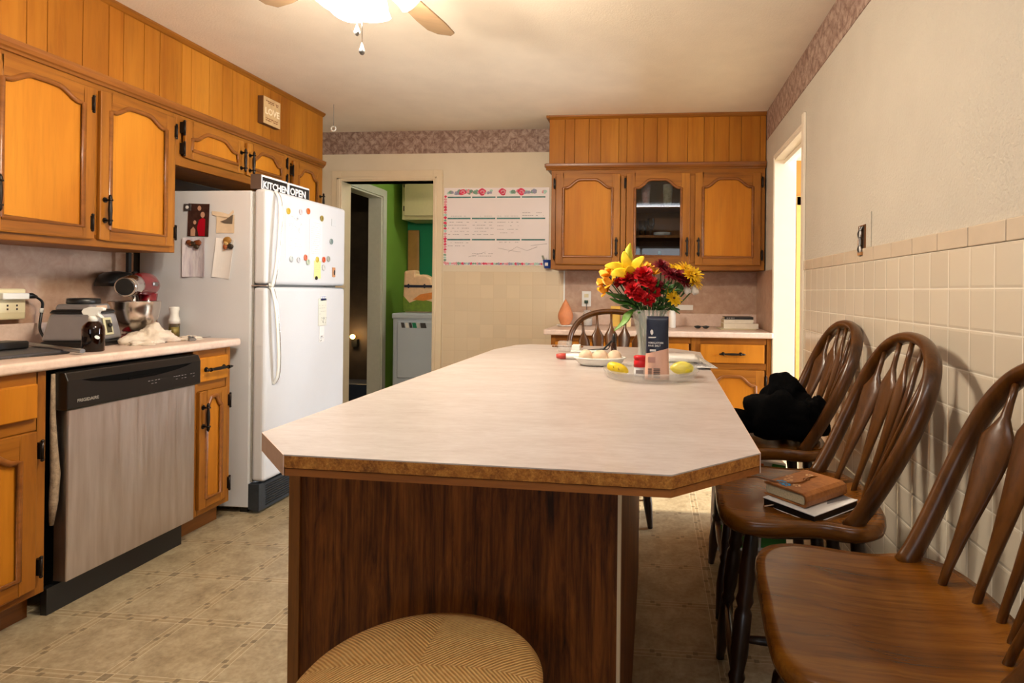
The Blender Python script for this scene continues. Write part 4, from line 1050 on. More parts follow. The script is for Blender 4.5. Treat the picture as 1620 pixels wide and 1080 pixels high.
def daisy(R,cen=True):
    R*=1.42
    def f(mb,i):
        petals(mb,15,R,.26*R,.12,0,.25,0,.12*R,seed=i); petals(mb,13,R*.88,.26*R,.38,.0,.2,0,.1*R,seed=i+50); petals(mb,9,R*.55,.22*R,.75,.02*R,.2,0,.06*R,seed=i+90)
        mb.ball((0,0,.10*R),(.16*R,.16*R,.10*R),10,6,1)
    return f
def mum(R):
    R*=1.2
    def f(mb,i):
        for lay in range(6): petals(mb,16-lay*2,R*(1-.1*lay),.22*R,.0+.25*lay,.03*R*lay,-.1,0,.05*R,seed=i*3+lay,jit=.2)
    return f
def trumpet(R,W=.55):
    R*=1.5
    def f(mb,i):
        petals(mb,3,R,W*R,.75,0,.55,0,.02*R,seed=i,jit=.1,seg=5); petals(mb,3,R*.95,W*.8*R,.95,0,.4,0,.02*R,seed=i+9,jit=.3,seg=5)
    return f
reds=[(-.040,1.228,-.045,.036,'largest, at the front centre of the bouquet'),(-.095,1.215,-.035,.029,'at the left beside the orange blooms'),(-.122,1.205,-.02,.022,'leftmost, half tucked under the lily'),(-.075,1.180,-.055,.029,'low at the left front'),(-.050,1.158,-.055,.026,'lowest, centre left'),(-.022,1.147,-.05,.024,'lowest of all above the vase rim'),(-.006,1.170,-.045,.026,'low, centre right'),(-.02,1.205,-.06,.026,'just right of and below the largest')]
for i,(x,z,dy,R,l) in enumerate(reds): flower_thing('red_carnation','bright red carnation '+l,'flower',x,z,dy,carnation(R),i,'red carnations in the vase',m_car)
drk=[(.019,1.262,-.01,.028,'on top right of centre'),(.075,1.228,-.03,.028,'right, under the yellow daisies'),(.099,1.212,-.02,.026,'rightmost, under the yellow daisies'),(.050,1.232,-.04,.027,'between the top one and the right pair'),(.034,1.246,-.02,.022,'just right of the top one'),(.008,1.196,-.03,.022,'darkest, low in the centre')]
for i,(x,z,dy,R,l) in enumerate(drk): flower_thing('dark_red_chrysanthemum','wine red chrysanthemum '+l,'flower',x,z,dy,mum(R),i+20,'dark red chrysanthemums in the vase',m_drk)
ys=[(.066,1.250,.0,.024,'leftmost of the yellow group at upper right'),(.106,1.254,.0,.026,'topmost of the yellow group at upper right'),(.134,1.238,-.01,.026,'far right, upper'),(.136,1.212,.0,.024,'far right, lower'),(.120,1.232,-.03,.022,'in the middle of the yellow group at upper right'),(.064,1.152,-.03,.021,'small, low at the right over the vase rim'),(.058,1.170,-.02,.018,'small, just above the lowest right one')]
for i,(x,z,dy,R,l) in enumerate(ys): flower_thing('yellow_daisy','bright yellow daisy '+l,'flower',x,z,dy,daisy(R),i+40,'yellow daisies in the vase',[m_yl,m_cen])
os_=[(-.160,1.226,-.02,.028,'at the left edge, upper'),(-.178,1.198,-.01,.024,'leftmost of all'),(-.166,1.172,-.02,.024,'at the left edge, lowest'),(-.148,1.244,.0,.026,'behind the lily petal at left'),(-.150,1.200,-.04,.024,'left, beside the leftmost carnation'),(-.045,1.255,.0,.022,'small, on top left of centre'),(-.018,1.252,.01,.022,'small, on top of the centre'),(-.004,1.235,-.01,.020,'small, between largest carnation and the dark red group')]
for i,(x,z,dy,R,l) in enumerate(os_): flower_thing('orange_alstroemeria','orange yellow alstroemeria bloom '+l,'flower',x,z,dy,trumpet(R,.75),i+60,'orange blooms in the vase',m_or)
# lily built petal by petal
def strip(mb,P,W,mi=0,up=(0,-1,.3)):
    P=cr_pts(P,5); m=len(P); R=[(max(.001,W*.5*math.sin(PI*(.08+.90*j/(m-1)))**.8),.0012) for j in range(m)]
    return mb.tube(P,R,8,mi,up=up)
t=thing('yellow_lily','large yellow lily with long pointed petals at the top left of the bouquet','flower',(-.085,1.985,1.225))
for P in ([(0,0,0),(-.025,-.01,.025),(-.055,-.025,.036),(-.088,-.03,.036)],[(0,0,0),(-.008,-.01,.035),(-.018,-.015,.06),(-.024,-.01,.088)],[(0,0,0),(.012,-.01,.03),(.026,-.015,.052),(.046,-.01,.070)],[(0,0,0),(-.018,-.03,.012),(-.045,-.05,.012),(-.062,-.058,.002)],[(0,0,0),(.004,.02,.03),(.006,.03,.05)],[(0,0,0),(-.002,-.03,.02),(-.006,-.045,.035)]):
    obj('petal',strip(MB(),P,.036),m_lil,t)
stem((-.085,1.985,1.225),77,t,None)
t=thing('lily_bud','upright yellow green lily bud at the very top of the bouquet','flower',(-.092,2.0,1.262))
obj('bud',MB().tube([(0,0,-.02),(0,0,0),(-.002,0,.02),(-.003,0,.04),(-.002,0,.06),(.004,0,.082)],[.003,.010,.0145,.015,.0115,.002],12),m_bud,t); stem((-.092,2.0,1.245),78,t,None)
t=thing('lily_bud','small closed yellow green lily bud in front of the open lily','flower',(-.068,1.98,1.235))
obj('bud',MB().tube([(0,0,-.01),(0,0,.01),(.002,0,.03),(.004,0,.045)],[.003,.008,.008,.002],10),m_bud,t); stem((-.068,1.98,1.225),79,t,None)
for i,(x,z,l) in enumerate(((.108,1.188,'left'),(.134,1.186,'right'))):
    t=thing('white_bloom','small drooping white bloom under the yellow daisies, %s of the two'%l,'flower',(x,1.99,z),0,'white blooms in the vase')
    obj('bloom',MB(orient((.4,-.2,-1))).lathe([(.003,-.012),(.010,0),(.012,.012),(.010,.02)],(0,0,0),10),m_whp,t,solid=.001); stem((x-.004,1.99,z+.012),80+i,t,None)
def leaf_thing(label,P,W,mat,i):
    o=P[0]; t=tag(obj('leaf',strip(MB(),P,W,up=(0,-.5,1)),mat,loc=o),label,'leaf','leaves of the bouquet'); return t
leaf_thing('broad green leaf pointing left under the orange blooms',[(-.06,1.98,1.13),(-.09,1.975,1.15),(-.13,1.97,1.158),(-.170,1.96,1.170)],.044,m_leaf,0)
leaf_thing('second green leaf pointing left, just below the broad one',[(-.06,1.98,1.12),(-.09,1.965,1.135),(-.12,1.955,1.137),(-.155,1.95,1.150)],.036,m_leaf,1)
leaf_thing('bright green leaf drooping over the left rim of the vase',[(-.075,1.97,1.112),(-.092,1.95,1.095),(-.105,1.945,1.07),(-.138,1.94,1.040)],.032,m_leaf2,2)
leaf_thing('thin green leaf drooping over the right rim of the vase',[(.03,1.98,1.125),(.05,1.965,1.125),(.068,1.955,1.112),(.085,1.95,1.10)],.012,m_leaf,3)
fo=MB(); r=random.Random(21)
for k in range(260):
    a=r.uniform(0,2*PI); q=r.uniform(.0,.07); z=r.uniform(1.105,1.20); x=VX+q*math.cos(a)*(1+(z-1.1)*6); y_=VY+q*math.sin(a)*.8
    d=Vector((math.cos(a),math.sin(a),r.uniform(-.2,1.2))).normalized()*r.uniform(.018,.035)
    strip(fo,[(x,y_,z),(x+d.x*.5,y_+d.y*.5,z+d.z*.5+.003),(x+d.x,y_+d.y,z+d.z)],r.uniform(.005,.011))
o=tag(obj('foliage',fo,m_leaf,loc=(VX,VY,ZI+.15)),'dark green filler foliage packed between the flower stems above the vase rim','foliage'); o['kind']='stuff'
# ------------------------------------------------------------------ things on the back counter
ZK=.9143
t=thing('salt_lamp','teardrop salmon orange lamp on a white saucer at the left end of the back counter','lamp',(-.655,4.16,ZK))
obj('saucer',MB().lathe([(0,0),(.05,0),(.066,.008),(.066,.011),(.05,.006),(0,.006)],(0,0,0),28),m_whites,t)
obj('teardrop_shade',MB().lathe([(.028,.006),(.038,.02),(.053,.055),(.056,.075),(.052,.098),(.040,.128),(.024,.160),(.010,.186),(.002,.198),(0,.2)],(0,0,0),32),m_salmon,t)
t=thing('glass_jar','clear glass jar with white contents beside the salt lamp','jar',(-.50,4.22,ZK))
obj('glass_wall',MB().lathe([(.034,0),(.038,.004),(.038,.085),(.030,.11),(.026,.118),(.0235,.118),(.0275,.11),(.0355,.085),(.0355,.006),(0,.005)],(0,0,0),24),m_trayg,t)
obj('contents',MB().lathe([(0,.006),(.034,.007),(.034,.05),(0,.052)],(0,0,0),24),m_paper,t)
t=thing('wall_outlet','white wall outlet with a green plug on the back wall backsplash','outlet',(-.530,YB-.0085,1.113))
obj('cover_plate',MB().box(-.036,-.006,-.06,.036,0,.06),m_whites,t,bev=.003)
obj('sockets',MB().box(-.017,-.0075,.010,.017,-.006,.038).box(-.017,-.0075,-.038,.017,-.006,-.010),m_cream,t,bev=.002)
t=thing('power_cord','thin dark green cord plugged into the back wall outlet','cord',(-.53,YB-.017,1.09))
obj('plug',MB().box(-.013,-.028,-.012,.013,0,.012),flat('dark_green_plug',(24,64,48),.5,0,0),t,bev=.003)
obj('cord',MB().tube(cr_pts([(0,-.028,0),(.005,-.035,-.03),(.012,-.04,-.09),(.015,-.06,-.15),(-.01,-.10,-.168),(-.05,-.13,-.17)],5),.003,6),m_black,t)
def simple(name,label,cat,loc,mb,mat,group=None,**k):
    o=obj(name,mb,mat,**k); o.location=loc; return tag(o,label,cat,group)
simple('yellow_box','small yellow carton behind the bow-back chair on the back counter','box',(-.29,4.22,ZK),MB().box(-.035,-.03,0,.035,.03,.15),flat('soft_yellow_card',(220,180,80),.6),bev=.002)
simple('white_carton','cream carton beside the yellow carton on the back counter, seen left of the vase','box',(-.205,4.20,ZK),MB().box(-.03,-.03,0,.03,.03,.115),flat('cream_card',(230,210,160),.6),bev=.002)
t=thing('ceramic_shaker','narrow white and silver bottle right of the vase on the back counter','bottle',(.125,4.15,ZK))
obj('bottle_body',MB().lathe([(.024,0),(.026,.004),(.026,.10),(.018,.125),(.014,.13)],(0,0,0),20),m_whites,t)
obj('metal_cap',MB().lathe([(.017,.13),(.017,.155),(.012,.16),(0,.16)],(0,0,0),16),m_chrome,t)
t=thing('honey_jar','small jar of amber contents between the vase and the white bottle on the back counter','jar',(.06,4.14,ZK))
obj('glass_wall',MB().lathe([(.028,0),(.03,.004),(.03,.075),(.024,.085)],(0,0,0),20),flat('amber_honey',(196,112,28),.15),t)
obj('lid',MB().lathe([(.027,.085),(.027,.10),(0,.101)],(0,0,0),20),m_whites,t)
simple('white_strip','short white strip fixed low on the backsplash above the splash lip','strip',(.20,YB-.009,1.055),MB().box(-.055,-.008,-.02,.09,0,.02),m_whites,bev=.003)
t=thing('sunglasses','small pair of dark glasses lying folded on the back counter left of the books','glasses',(.335,4.10,ZK))
obj('lenses',MB().ball((-.03,0,.012),(.022,.006,.011),12,7).ball((.026,0,.012),(.022,.006,.011),12,7),m_blackg,t)
obj('frame',MB().tube([(-.055,0,.016),(-.03,-.004,.021),(0,-.005,.016),(.03,-.004,.021),(.052,0,.016)],.0025,6).tube([(.052,0,.016),(.03,.03,.004)],.002,6).tube([(-.055,0,.016),(-.03,.03,.004)],.002,6),m_black,t)
def book(label,x,y,z,w,d,h,cov,rz,group='books on the back counter'):
    t=thing('book',label,'book',(x,y,z),rz,group); c=.0022
    obj('cover',MB().box(-w/2,-d/2,0,w/2,d/2,c).box(-w/2,-d/2,h-c,w/2,d/2,h).box(-w/2,-d/2,c,w/2,-d/2+c,h-c),cov,t,bev=.0006)
    obj('page_block',MB().box(-w/2+.003,-d/2+c,c,w/2-.003,d/2-.004,h-c),m_pages,t); return t
m_bk=flat('white_book_cover',(226,220,206),.5)
book('thin cream booklet at the bottom of the book stack on the back counter',.575,4.13,ZK,.25,.17,.006,flat('cream_book',(206,196,160),.6),.06)
book('thick white book second from the bottom of the stack on the back counter',.60,4.15,ZK+.0063,.24,.17,.036,m_bk,.02)
book('white book second from the top of the stack on the back counter',.585,4.16,ZK+.0427,.205,.15,.026,m_bk,.03)
b=book('thin black book on top of the stack on the back counter',.59,4.16,ZK+.069,.20,.14,.018,m_black,.0)
obj('spine_title',lines(MB(TR(0,-.0705,.009,0,PI/2)),-.085,-.03,[0],th=.004,z=0,jit=1,seed=3),m_grey,b)
# things inside the glazed cabinet (shelf tops in world z)
S0,S1,S2=1.33+.0165,1.33+.2495,1.33+.4645
G2='items on the cabinet shelves'
def bottle(name,label,x,y,z,prof,mat,capm=None,capprof=None,cat='bottle',g=G2):
    t=thing(name,label,cat,(x,y,z),0,g); obj('body',MB().lathe(prof,(0,0,0),18),mat,t)
    if capprof: obj('cap',MB().lathe(capprof,(0,0,0),16),capm,t)
    return t
m_teal=flat('pale_teal_plastic',(150,190,176),.35)
bottle('lotion_bottle','tall pale green bottle leftmost on the lowest shelf behind the cabinet glass',-.135,4.18,S0,[(.03,0),(.033,.005),(.033,.10),(.02,.13)],m_teal,m_whites,[(.013,.13),(.013,.155),(0,.157)])
bottle('pink_bottle','small pink pointed bottle on the lowest shelf behind the cabinet glass',-.075,4.17,S0,[(.024,0),(.026,.01),(.022,.04),(.010,.075),(.006,.10),(0,.102)],flat('pink_plastic',(214,110,140),.4))
bottle('white_tub','low white tub on the lowest shelf between the pink and the dark bottle',-.025,4.17,S0,[(.027,0),(.028,.04),(.0,.041)],m_whites,m_whites,[(.030,.041),(.030,.052),(0,.053)],'tub')
bottle('dark_dropper','grey green bottle with a white label right of the white tub behind the cabinet glass',.03,4.18,S0,[(.028,0),(.029,.07),(.016,.09),(.012,.10)],flat('grey_green_glass',(70,100,92),.2),m_teal,[(.012,.10),(.013,.12),(.0,.125)])
bottle('wide_bowl','dim glass bowl at the right of the lowest shelf behind the cabinet glass',.12,4.25,S0,[(.03,0),(.05,.03),(.055,.05),(.052,.05),(.046,.03),(0,.006)],m_glass,cat='bowl')
bottle('drinking_glass','clear tumbler at the left of the middle shelf behind the cabinet glass',-.095,4.18,S1,[(.026,0),(.032,.11),(.030,.11),(.024,.005),(0,.004)],m_glass,cat='glass')
bottle('drinking_glass','clear stemmed glass beside the tumbler on the middle shelf',-.035,4.20,S1,[(.028,0),(.006,.006),(.005,.05),(.022,.065),(.03,.09),(.027,.13),(.025,.13),(.027,.09),(.0,.066)],m_glass,cat='glass')
bottle('white_plate','small pile of white dishes on the middle shelf behind the cabinet glass',.05,4.24,S1,[(.04,0),(.065,.012),(.066,.018),(.066,.03),(0,.03)],m_whites,cat='dishes')
bottle('patterned_vase','pink patterned glass tumbler on the top shelf behind the cabinet glass',-.075,4.19,S2,[(.026,0),(.034,.16),(.032,.16),(.024,.005),(0,.004)],mottle('pink_floral_print',(200,110,100),(226,190,180),(236,226,220),60,.4),cat='glass')
bottle('patterned_vase','gold flecked glass tumbler at the right of the top shelf behind the cabinet glass',.085,4.19,S2,[(.028,0),(.036,.16),(.034,.16),(.026,.005),(0,.004)],mottle('gold_fleck_print',(150,130,80),(206,196,160),(226,220,200),70,.4),cat='glass')
bottle('white_saucer','small white saucer in the middle of the top shelf behind the cabinet glass',.0,4.18,S2,[(.02,0),(.038,.010),(.036,.012),(0,.006)],m_whites,cat='saucer')
# blue cup with pens fixed to cabinet side by the calendar
t=thing('pen_cup','blue cup with a white emblem hanging at the lower right corner of the wall calendar','cup',(-.833,4.365,1.345))
obj('cup_body',MB().lathe([(.022,0),(.026,.004),(.036,.062),(.038,.066),(.035,.066),(.024,.006),(0,.005)],(0,0,0),24),flat('cobalt_plastic',(24,70,160),.35,0,.05),t)
obj('emblem',MB().box(-.014,-.0345,.02,.010,-.0305,.044),m_paper,t)
obj('marker',MB().tube([(-.012,0,.01),(-.04,0,.10)],.007,8),flat('grey_green_marker',(150,160,140),.5),t)
obj('marker',MB().tube([(.0,0.01,.01),(-.016,.01,.085)],.006,8),m_whites,t)
# ------------------------------------------------------------------ wall calendar
CXc,CZ=-1.255,1.675; CW,CH=.85,.615
t=thing('wall_calendar','large white dry erase planner with pink floral border on the cream wall','calendar',(CXc,YB-.0005,CZ))
obj('sheet',MB().box(-CW/2,-.004,-CH/2,CW/2,0,CH/2),flat('planner_white',(238,228,228),.35,0,.02,6),t,bev=.002)
fb=MB(TR(0,-.0042,0,0,PI/2)); r=random.Random(31)
fm=[flat('rose_pink',(214,50,90),.6,0,.3,100),flat('pale_rose',(222,150,160),.6,0,.2,100),flat('sage_green',(120,156,136),.6,0,.3,100),flat('lilac_grey',(150,150,176),.6,0,.2,100),flat('teal_bar',(60,118,116),.6,0,.25,40),flat('pale_teal',(170,206,196),.6,0,.2,100)]

lay=0
def blob(x,y,q,mi):
    global lay; lay+=1; z=.0004+lay*.000006
    k=r.randint(6,9); ph=r.uniform(0,6); fb.prism([(x+q*(1+.18*math.cos(3*a+ph))*math.cos(a),y+q*.85*(1+.18*math.sin(2*a+ph))*math.sin(a)) for a in [2*PI*i/14 for i in range(14)]],z-.0003,z,mi)
for k in range(46):
    x=r.uniform(-CW/2+.03,CW/2-.03); blob(x,CH/2-.034+r.uniform(-.008,.008),r.uniform(.012,.021),r.choice((1,2,2,3,5,5)))
for x in(-.275,-.115,.05,.20): 
    blob(x,CH/2-.034,.030,0); blob(x+.004,CH/2-.034,.018,1); blob(x+.002,CH/2-.036,.010,0)
for k in range(26): blob(-CW/2+.012,CH/2-.07-k*.021,r.uniform(.010,.014),r.choice((0,0,1,1,2,5)))
for k in range(48): blob(-CW/2+.02+k*.0172,-CH/2+.014,r.uniform(.009,.013),r.choice((0,1,1,2,3,5)))
obj('floral_border',fb,fm,t)
gb=MB(TR(0,-.0047,0,0,PI/2)); cw=(CW-.05)/4
for rI in range(3):
    yb_=CH/2-.070-rI*.168
    for c_ in range(4): gb.box(-CW/2+.03+c_*cw,yb_-.011,0,-CW/2+.03+c_*cw+cw-.012,yb_,.0003)
obj('header_bars',gb,fm[4],t)
hb=MB(TR(0,-.0049,0,0,PI/2))
hb.text('2020',.028,TR(-.05,CH/2-.048,0)) if False else None
for (c_,rI,ys_) in ((0,1,[-.03-.024*i for i in range(5)]),(1,1,[-.03-.024*i for i in range(5)]),(2,1,[-.03-.028*i for i in range(4)]),(0,0,[-.150]),(1,0,[-.150]),(2,0,[-.150]),(3,0,[-.125,-.145]),(0,2,[-.025,-.05]),(2,2,[-.02]),(1,2,[-.11,-.13])):
    yb_=CH/2-.075-rI*.168; x0=-CW/2+.035+c_*cw
    lines(hb,x0,x0+cw-.03,[yb_+q for q in ys_],th=.0016,z=.0003,jit=.62,seed=c_*5+rI)
for P in ([(.10,-.20),(.17,-.16),(.25,-.19),(.33,-.16)],[(.02,-.17),(.12,-.19),(.2,-.2)],[(-.22,-.24),(-.14,-.22),(-.08,-.20)],[(.28,-.15),(.36,-.14),(.41,-.135)]):
    hb.tube([(a,b,.001) for a,b in P],.0009,4)
obj('handwriting',hb,flat('faint_marker',(150,140,144),.6,0,0),t)
# ------------------------------------------------------------------ uncovered electrical box on the right wall
t=thing('electrical_box','uncovered electrical box with exposed wires above the tiles on the right wall','electrical box',(XR-.0045,2.20,1.367),-PI/2)
obj('metal_box',MB().box(-.035,-.003,-.062,-.031,0,.062).box(.031,-.003,-.062,.035,0,.062).box(-.035,-.003,-.062,.035,0,-.058).box(-.035,-.003,.058,.035,0,.062),m_mould,t)
obj('box_back',MB().box(-.031,-.0012,-.058,.031,-.0002,.058),flat('dark_brown_box',(62,44,30),.8,0,.4,90),t)
wr=MB(); 
for i,(a,b,mi) in enumerate(((-.012,.014,0),(.004,-.01,1),(.014,.006,2),(-.002,.012,1))):
    wr.tube(cr_pts([(a,-.004,.056),(b,-.012,.03),(a*.5,-.009,.0),(b,-.012,-.03),(a,-.005,-.052)],5),.0034,7,mi)
wr.box(-.02,-.010,-.012,.004,-.003,.008,3).box(-.018,-.012,-.05,.02,-.003,-.038,3)
obj('wires',wr,[m_paper,m_black,m_alu,flat('tan_clamp',(170,120,70),.6)],t)
# ------------------------------------------------------------------ hanging ring on the ceiling, nail marks
t=thing('hanging_ring','small pale ring hanging on a thread from the ceiling past the left cabinets','ornament',(-2.214,3.735,ZC))
obj('thread',MB().tube([(0,0,0),(0,0,-.15)],.0015,5),m_grey,t)
obj('ring',MB().tube([(.016*math.cos(a*PI/8),0,-.168+.016*math.sin(a*PI/8)) for a in range(17)],.005,8,caps=False),m_whites,t)
# ------------------------------------------------------------------ things on the left counter
ZL=.9143
# stand mixer, head pointing to -y (towards the camera)
t=thing('stand_mixer','glossy red stand mixer with steel bowl and chrome nose in the corner beside the refrigerator','mixer',(-2.485,2.555,ZL),.42)
t.scale=(.93,.93,1.0)
obj('base',MB().prism([(.09*math.cos(a)*(1.0),-.02+.15*math.sin(a)) for a in [2*PI*i/28 for i in range(28)]],0,.032,sm=True),m_red,t,bev=.012,seg=3)
col=MB()
col.lathe([(.0,0.03),(.058,.03),(.052,.06),(.042,.11),(.040,.16),(.048,.225),(.0,.23)],(0,.075,0),24,ell=(.9,1.0)); obj('column',col,m_red,t)
hd=MB(); 
P=[(0,-.14,.262),(0,-.10,.265),(0,-.05,.270),(0,.0,.273),(0,.05,.271),(0,.09,.262),(0,.12,.248),(0,.133,.238)]
hd.tube(P,[.040,.046,.052,.056,.057,.050,.032,.008],24,sm=True); hh=obj('motor_head',hd,m_red,t)
obj('chrome_band',MB().tube([(0,-.172,.258),(0,-.16,.259),(0,-.11,.265),(0,-.095,.266)],[.045,.047,.0495,.0505],28),m_chrome,hh)
hb_=MB().tube([(0,-.186,.257),(0,-.172,.258)],[.044,.047],28); obj('hub_ring',hb_,m_chrome,hh)
obj('hub_cap',MB().tube([(0,-.190,.2565),(0,-.185,.257)],[.037,.040],24),m_blackg,hh)
obj('side_badge',MB().tube([(.0555,-.02,.273),(.0565,.04,.272)],[(.010,.003),(.010,.003)],8,up=(1,0,0)),m_alu,hh)
obj('bowl',MB().lathe([(.045,.045),(.05,.05),(.078,.075),(.096,.11),(.104,.155),(.107,.188),(.109,.190),(.105,.1905),(.100,.155),(.09,.11),(.06,.07),(0,.055)],(0,-.075,0),36),m_bowl,t)
obj('beater_shaft',MB().tube([(0,-.09,.225),(0,-.09,.14)],.009,12),m_chrome,t)
obj('bowl_foot',MB().lathe([(.05,.031),(.05,.045),(.046,.05)],(0,-.075,0),24),m_bowl,t)
# black hanging utensil behind
t=thing('black_colander','black curved utensil with a knob hanging behind the mixer under the wall cabinet','utensil',(-2.66,2.66,1.345))
obj('strap',MB().box(-.008,-.008,-.10,.008,.008,-.0005),m_black,t)
sc=MB(TR(0,0,-.10,0)); sc.lathe([(.085,-.07),(.083,-.045),(.07,-.018),(.045,-.003),(0,.004)],(0,-.06,0),24); obj('shell',sc,m_black,t,solid=.003)
obj('knob',MB().ball((0,.035,-.10),(.010,.018,.008),10,6),m_black,t)
# blender base
t=thing('blender_base','silver and black blender motor base without its jar on the left counter','blender',(-2.475,2.265,ZL),.30)
def frust(mb,a0,b0,z0,a1,b1,z1,mi=0,y=0):
    v=[(-a0,-b0,z0),(a0,-b0,z0),(a0,b0,z0),(-a0,b0,z0),(-a1,-b1,z1),(a1,-b1,z1),(a1,b1,z1),(-a1,b1,z1)]
    return mb.add(v,[(3,2,1,0),(4,5,6,7),(0,1,5,4),(1,2,6,5),(2,3,7,6),(3,0,4,7)],mi)
m_sil=flat('grey_silver_housing',(150,146,146),.3,.5,.03)
obj('rubber_foot',frust(MB(),.098,.098,0,.10,.10,.026),m_black,t,bev=.008)
obj('housing',frust(MB(),.098,.098,.026,.078,.082,.142),m_sil,t,bev=.012,seg=3)
obj('shoulder',frust(MB(),.080,.084,.1425,.072,.075,.158),m_black,t,bev=.006)
obj('top_plate',frust(MB(),.066,.070,.1585,.060,.064,.182),m_sil,t,bev=.006)
obj('jar_collar',MB().lathe([(.055,.1825),(.058,.186),(.056,.205),(.050,.207),(.048,.195),(0,.192)],(0,0,0),28),m_black,t)
obj('label_plate',MB().box(.0605,-.03,.160,.0655,.04,.176),flat('pale_copper_plate',(226,196,168),.3,.3,0),t)  # pale copper base colour on the label plate
obj('control_plate',MB(TR(.0905,0,.085,0,0,-.165)).box(-.001,-.028,-.038,.004,.028,.038),flat('cream_control_plate',(206,200,160),.4),t,bev=.002)
obj('control_window',MB(TR(.0945,0,.085,0,0,-.165)).box(-.001,-.016,-.028,.002,.016,.028),flat('dark_olive_window',(66,60,40),.3),t,bev=.001)
obj('dial',MB(TR(.098,0,.09,0,0,-.165)).lathe([(.010,0),(.009,.006),(0,.007)],(0,0,0),14,axis=(1,0,0)),m_black,t)
# amber spray bottle
t=thing('spray_bottle','brown glass spray bottle with a white trigger at the front edge of the left counter','bottle',(-2.225,2.075,ZL),.35)
obj('glass_body',MB().lathe([(0,0),(.033,0),(.036,.004),(.036,.088),(.033,.102),(.022,.115),(.013,.122),(.013,.130),(.010,.130),(.010,.12),(.020,.112),(.0315,.099),(.0335,.087),(.0335,.006),(0,.005)],(0,0,0),28),m_amber,t)
obj('liquid',MB().lathe([(0,.006),(.0325,.007),(.0325,.072),(0,.073)],(0,0,0),24),flat('dark_brown_liquid',(40,20,8),.1,0,0),t)
obj('collar',MB().lathe([(.0155,.118),(.0155,.136),(.012,.140)],(0,0,0),20),m_whites,t)
sp=MB().prism([(-.030,.145),(-.036,.158),(-.030,.170),(-.012,.176),(.030,.176),(.038,.172),(.038,.163),(.022,.160),(.020,.150),(.034,.134),(.030,.132),(.012,.144),(.011,.136),(-.011,.136),(-.014,.145)],-.010,.010,ax='y'); obj('trigger_head',sp,m_whites,t,bev=.003)
obj('small_label',MB().lathe([(.007,0),(.007,.0006)],(.026,-.0255,.058),12,axis=(.6,-.75,0),ell=(1.3,.9)),m_paper,t)
# oil mister
t=thing('oil_mister','slim oil spray bottle with a white top and olive liquid beside the towel','bottle',(-2.475,2.735,ZL))
obj('clear_body',MB().lathe([(0,0),(.022,0),(.025,.003),(.025,.068),(.021,.072)],(0,0,0),24),m_oil,t)
obj('oil',MB().lathe([(0,.003),(.0225,.004),(.0225,.052),(0,.053)],(0,0,0),20),flat('olive_oil',(176,160,104),.2,0,0),t)
obj('white_top',MB().lathe([(.026,.070),(.0255,.09),(.020,.105),(.019,.125),(.023,.148),(.021,.156),(0,.158)],(0,0,0),24),m_whites,t)
# towel
g=MB(); heap(g,(-2.335,2.46,.925,ZL),(.085,.115,.062),11.2,amp=.6,fold=.35); heap(g,(-2.30,2.36,.915,ZL),(.06,.06,.018),2.2,amp=.8,fold=.2); heap(g,(-2.30,2.62,.915,ZL),(.05,.075,.016),5.7,amp=.6,fold=.3)
tag(obj('dish_towel',g,m_cloth),'crumpled off-white dish towel on the left counter in front of the mixer','towel')
# metal garlic press / tool
t=thing('metal_tool','small grey metal hinged kitchen tool tucked at the end of the towel','tool',(-2.245,2.575,ZL+.008),-.75)
obj('arm',MB().tube([(-.045,0,.008),(.045,0,0)],[.006,.007],10),m_alu,t); obj('arm',MB().tube([(-.045,.014,.006),(.045,.012,0)],[.005,.007],10),m_alu,t)
simple('twist_wire','thin bent wire lying near the end of the left counter','wire',(-2.30,2.69,ZL+.002),MB().tube(cr_pts([(-.05,.0,0),(-.02,.006,.0),(.02,.0,0.002),(.05,.02,.006)],4),.0018,6),m_alu)
# grey folded computer and rod at the far left
t=thing('grey_tray','thin dark grey flat tray at the left edge of the photo on the counter','tray',(-2.43,1.86,ZL),.05)
obj('tray_body',MB().box(-.14,-.20,0,.16,.22,.012),flat('slate_grey',(74,72,74),.45,.2,.05),t,bev=.004)
t=thing('foil_rod','long round pale metal rod lying across the corner of the grey tray','rod',(-2.36,2.03,ZL+.019),0)
obj('rod',MB().tube([(-.28,.10,.004),(.21,-.065,-.005)],.0085,14),m_alu,t)
simple('black_pack','small black power pack on the grey tray','adapter',(-2.50,1.98,ZL+.0125),MB().box(-.05,-.06,0,.05,.05,.03),m_black,bev=.006)
simple('thin_cable','thin black cable lying along the front of the grey tray','cable',(-2.28,1.93,ZL+.003),MB().tube(cr_pts([(-.03,-.2,.0),(.03,-.06,0),(.05,.03,0),(.035,.07,0)],5),.0025,6),m_black)
# power strip outlet on the left backsplash
t=thing('outlet_box','cream outlet box with a white plug on the left backsplash','outlet',(XL+.0085,2.16,1.03),PI/2)
obj('cream_box',MB().box(-.16,-.045,.0,.05,0,.13),m_cream,t,bev=.006)
obj('socket_face',MB().box(-.15,-.047,.03,.044,-.045,.07),flat('pale_cream_face',(236,226,190),.4,0,0),t)
sk=MB()
for k in range(5): sk.box(-.13+k*.035,-.0478,.04,-.124+k*.035,-.0468,.048).box(-.13+k*.035,-.0478,.055,-.124+k*.035,-.0468,.063)
obj('slot_pattern',sk,m_ink,t)
obj('white_plug',MB().box(-.06,-.075,.085,.04,-.046,.112),m_whites,t,bev=.004)
t=thing('power_cord','black power cord looping from the cream outlet box down to the counter','cord',(XL+.06,2.205,1.13))
obj('plug_head',MB().tube([(0,-.015,0),(0,.02,0),(0,.04,-.006)],[.012,.013,.007],10),m_black,t)
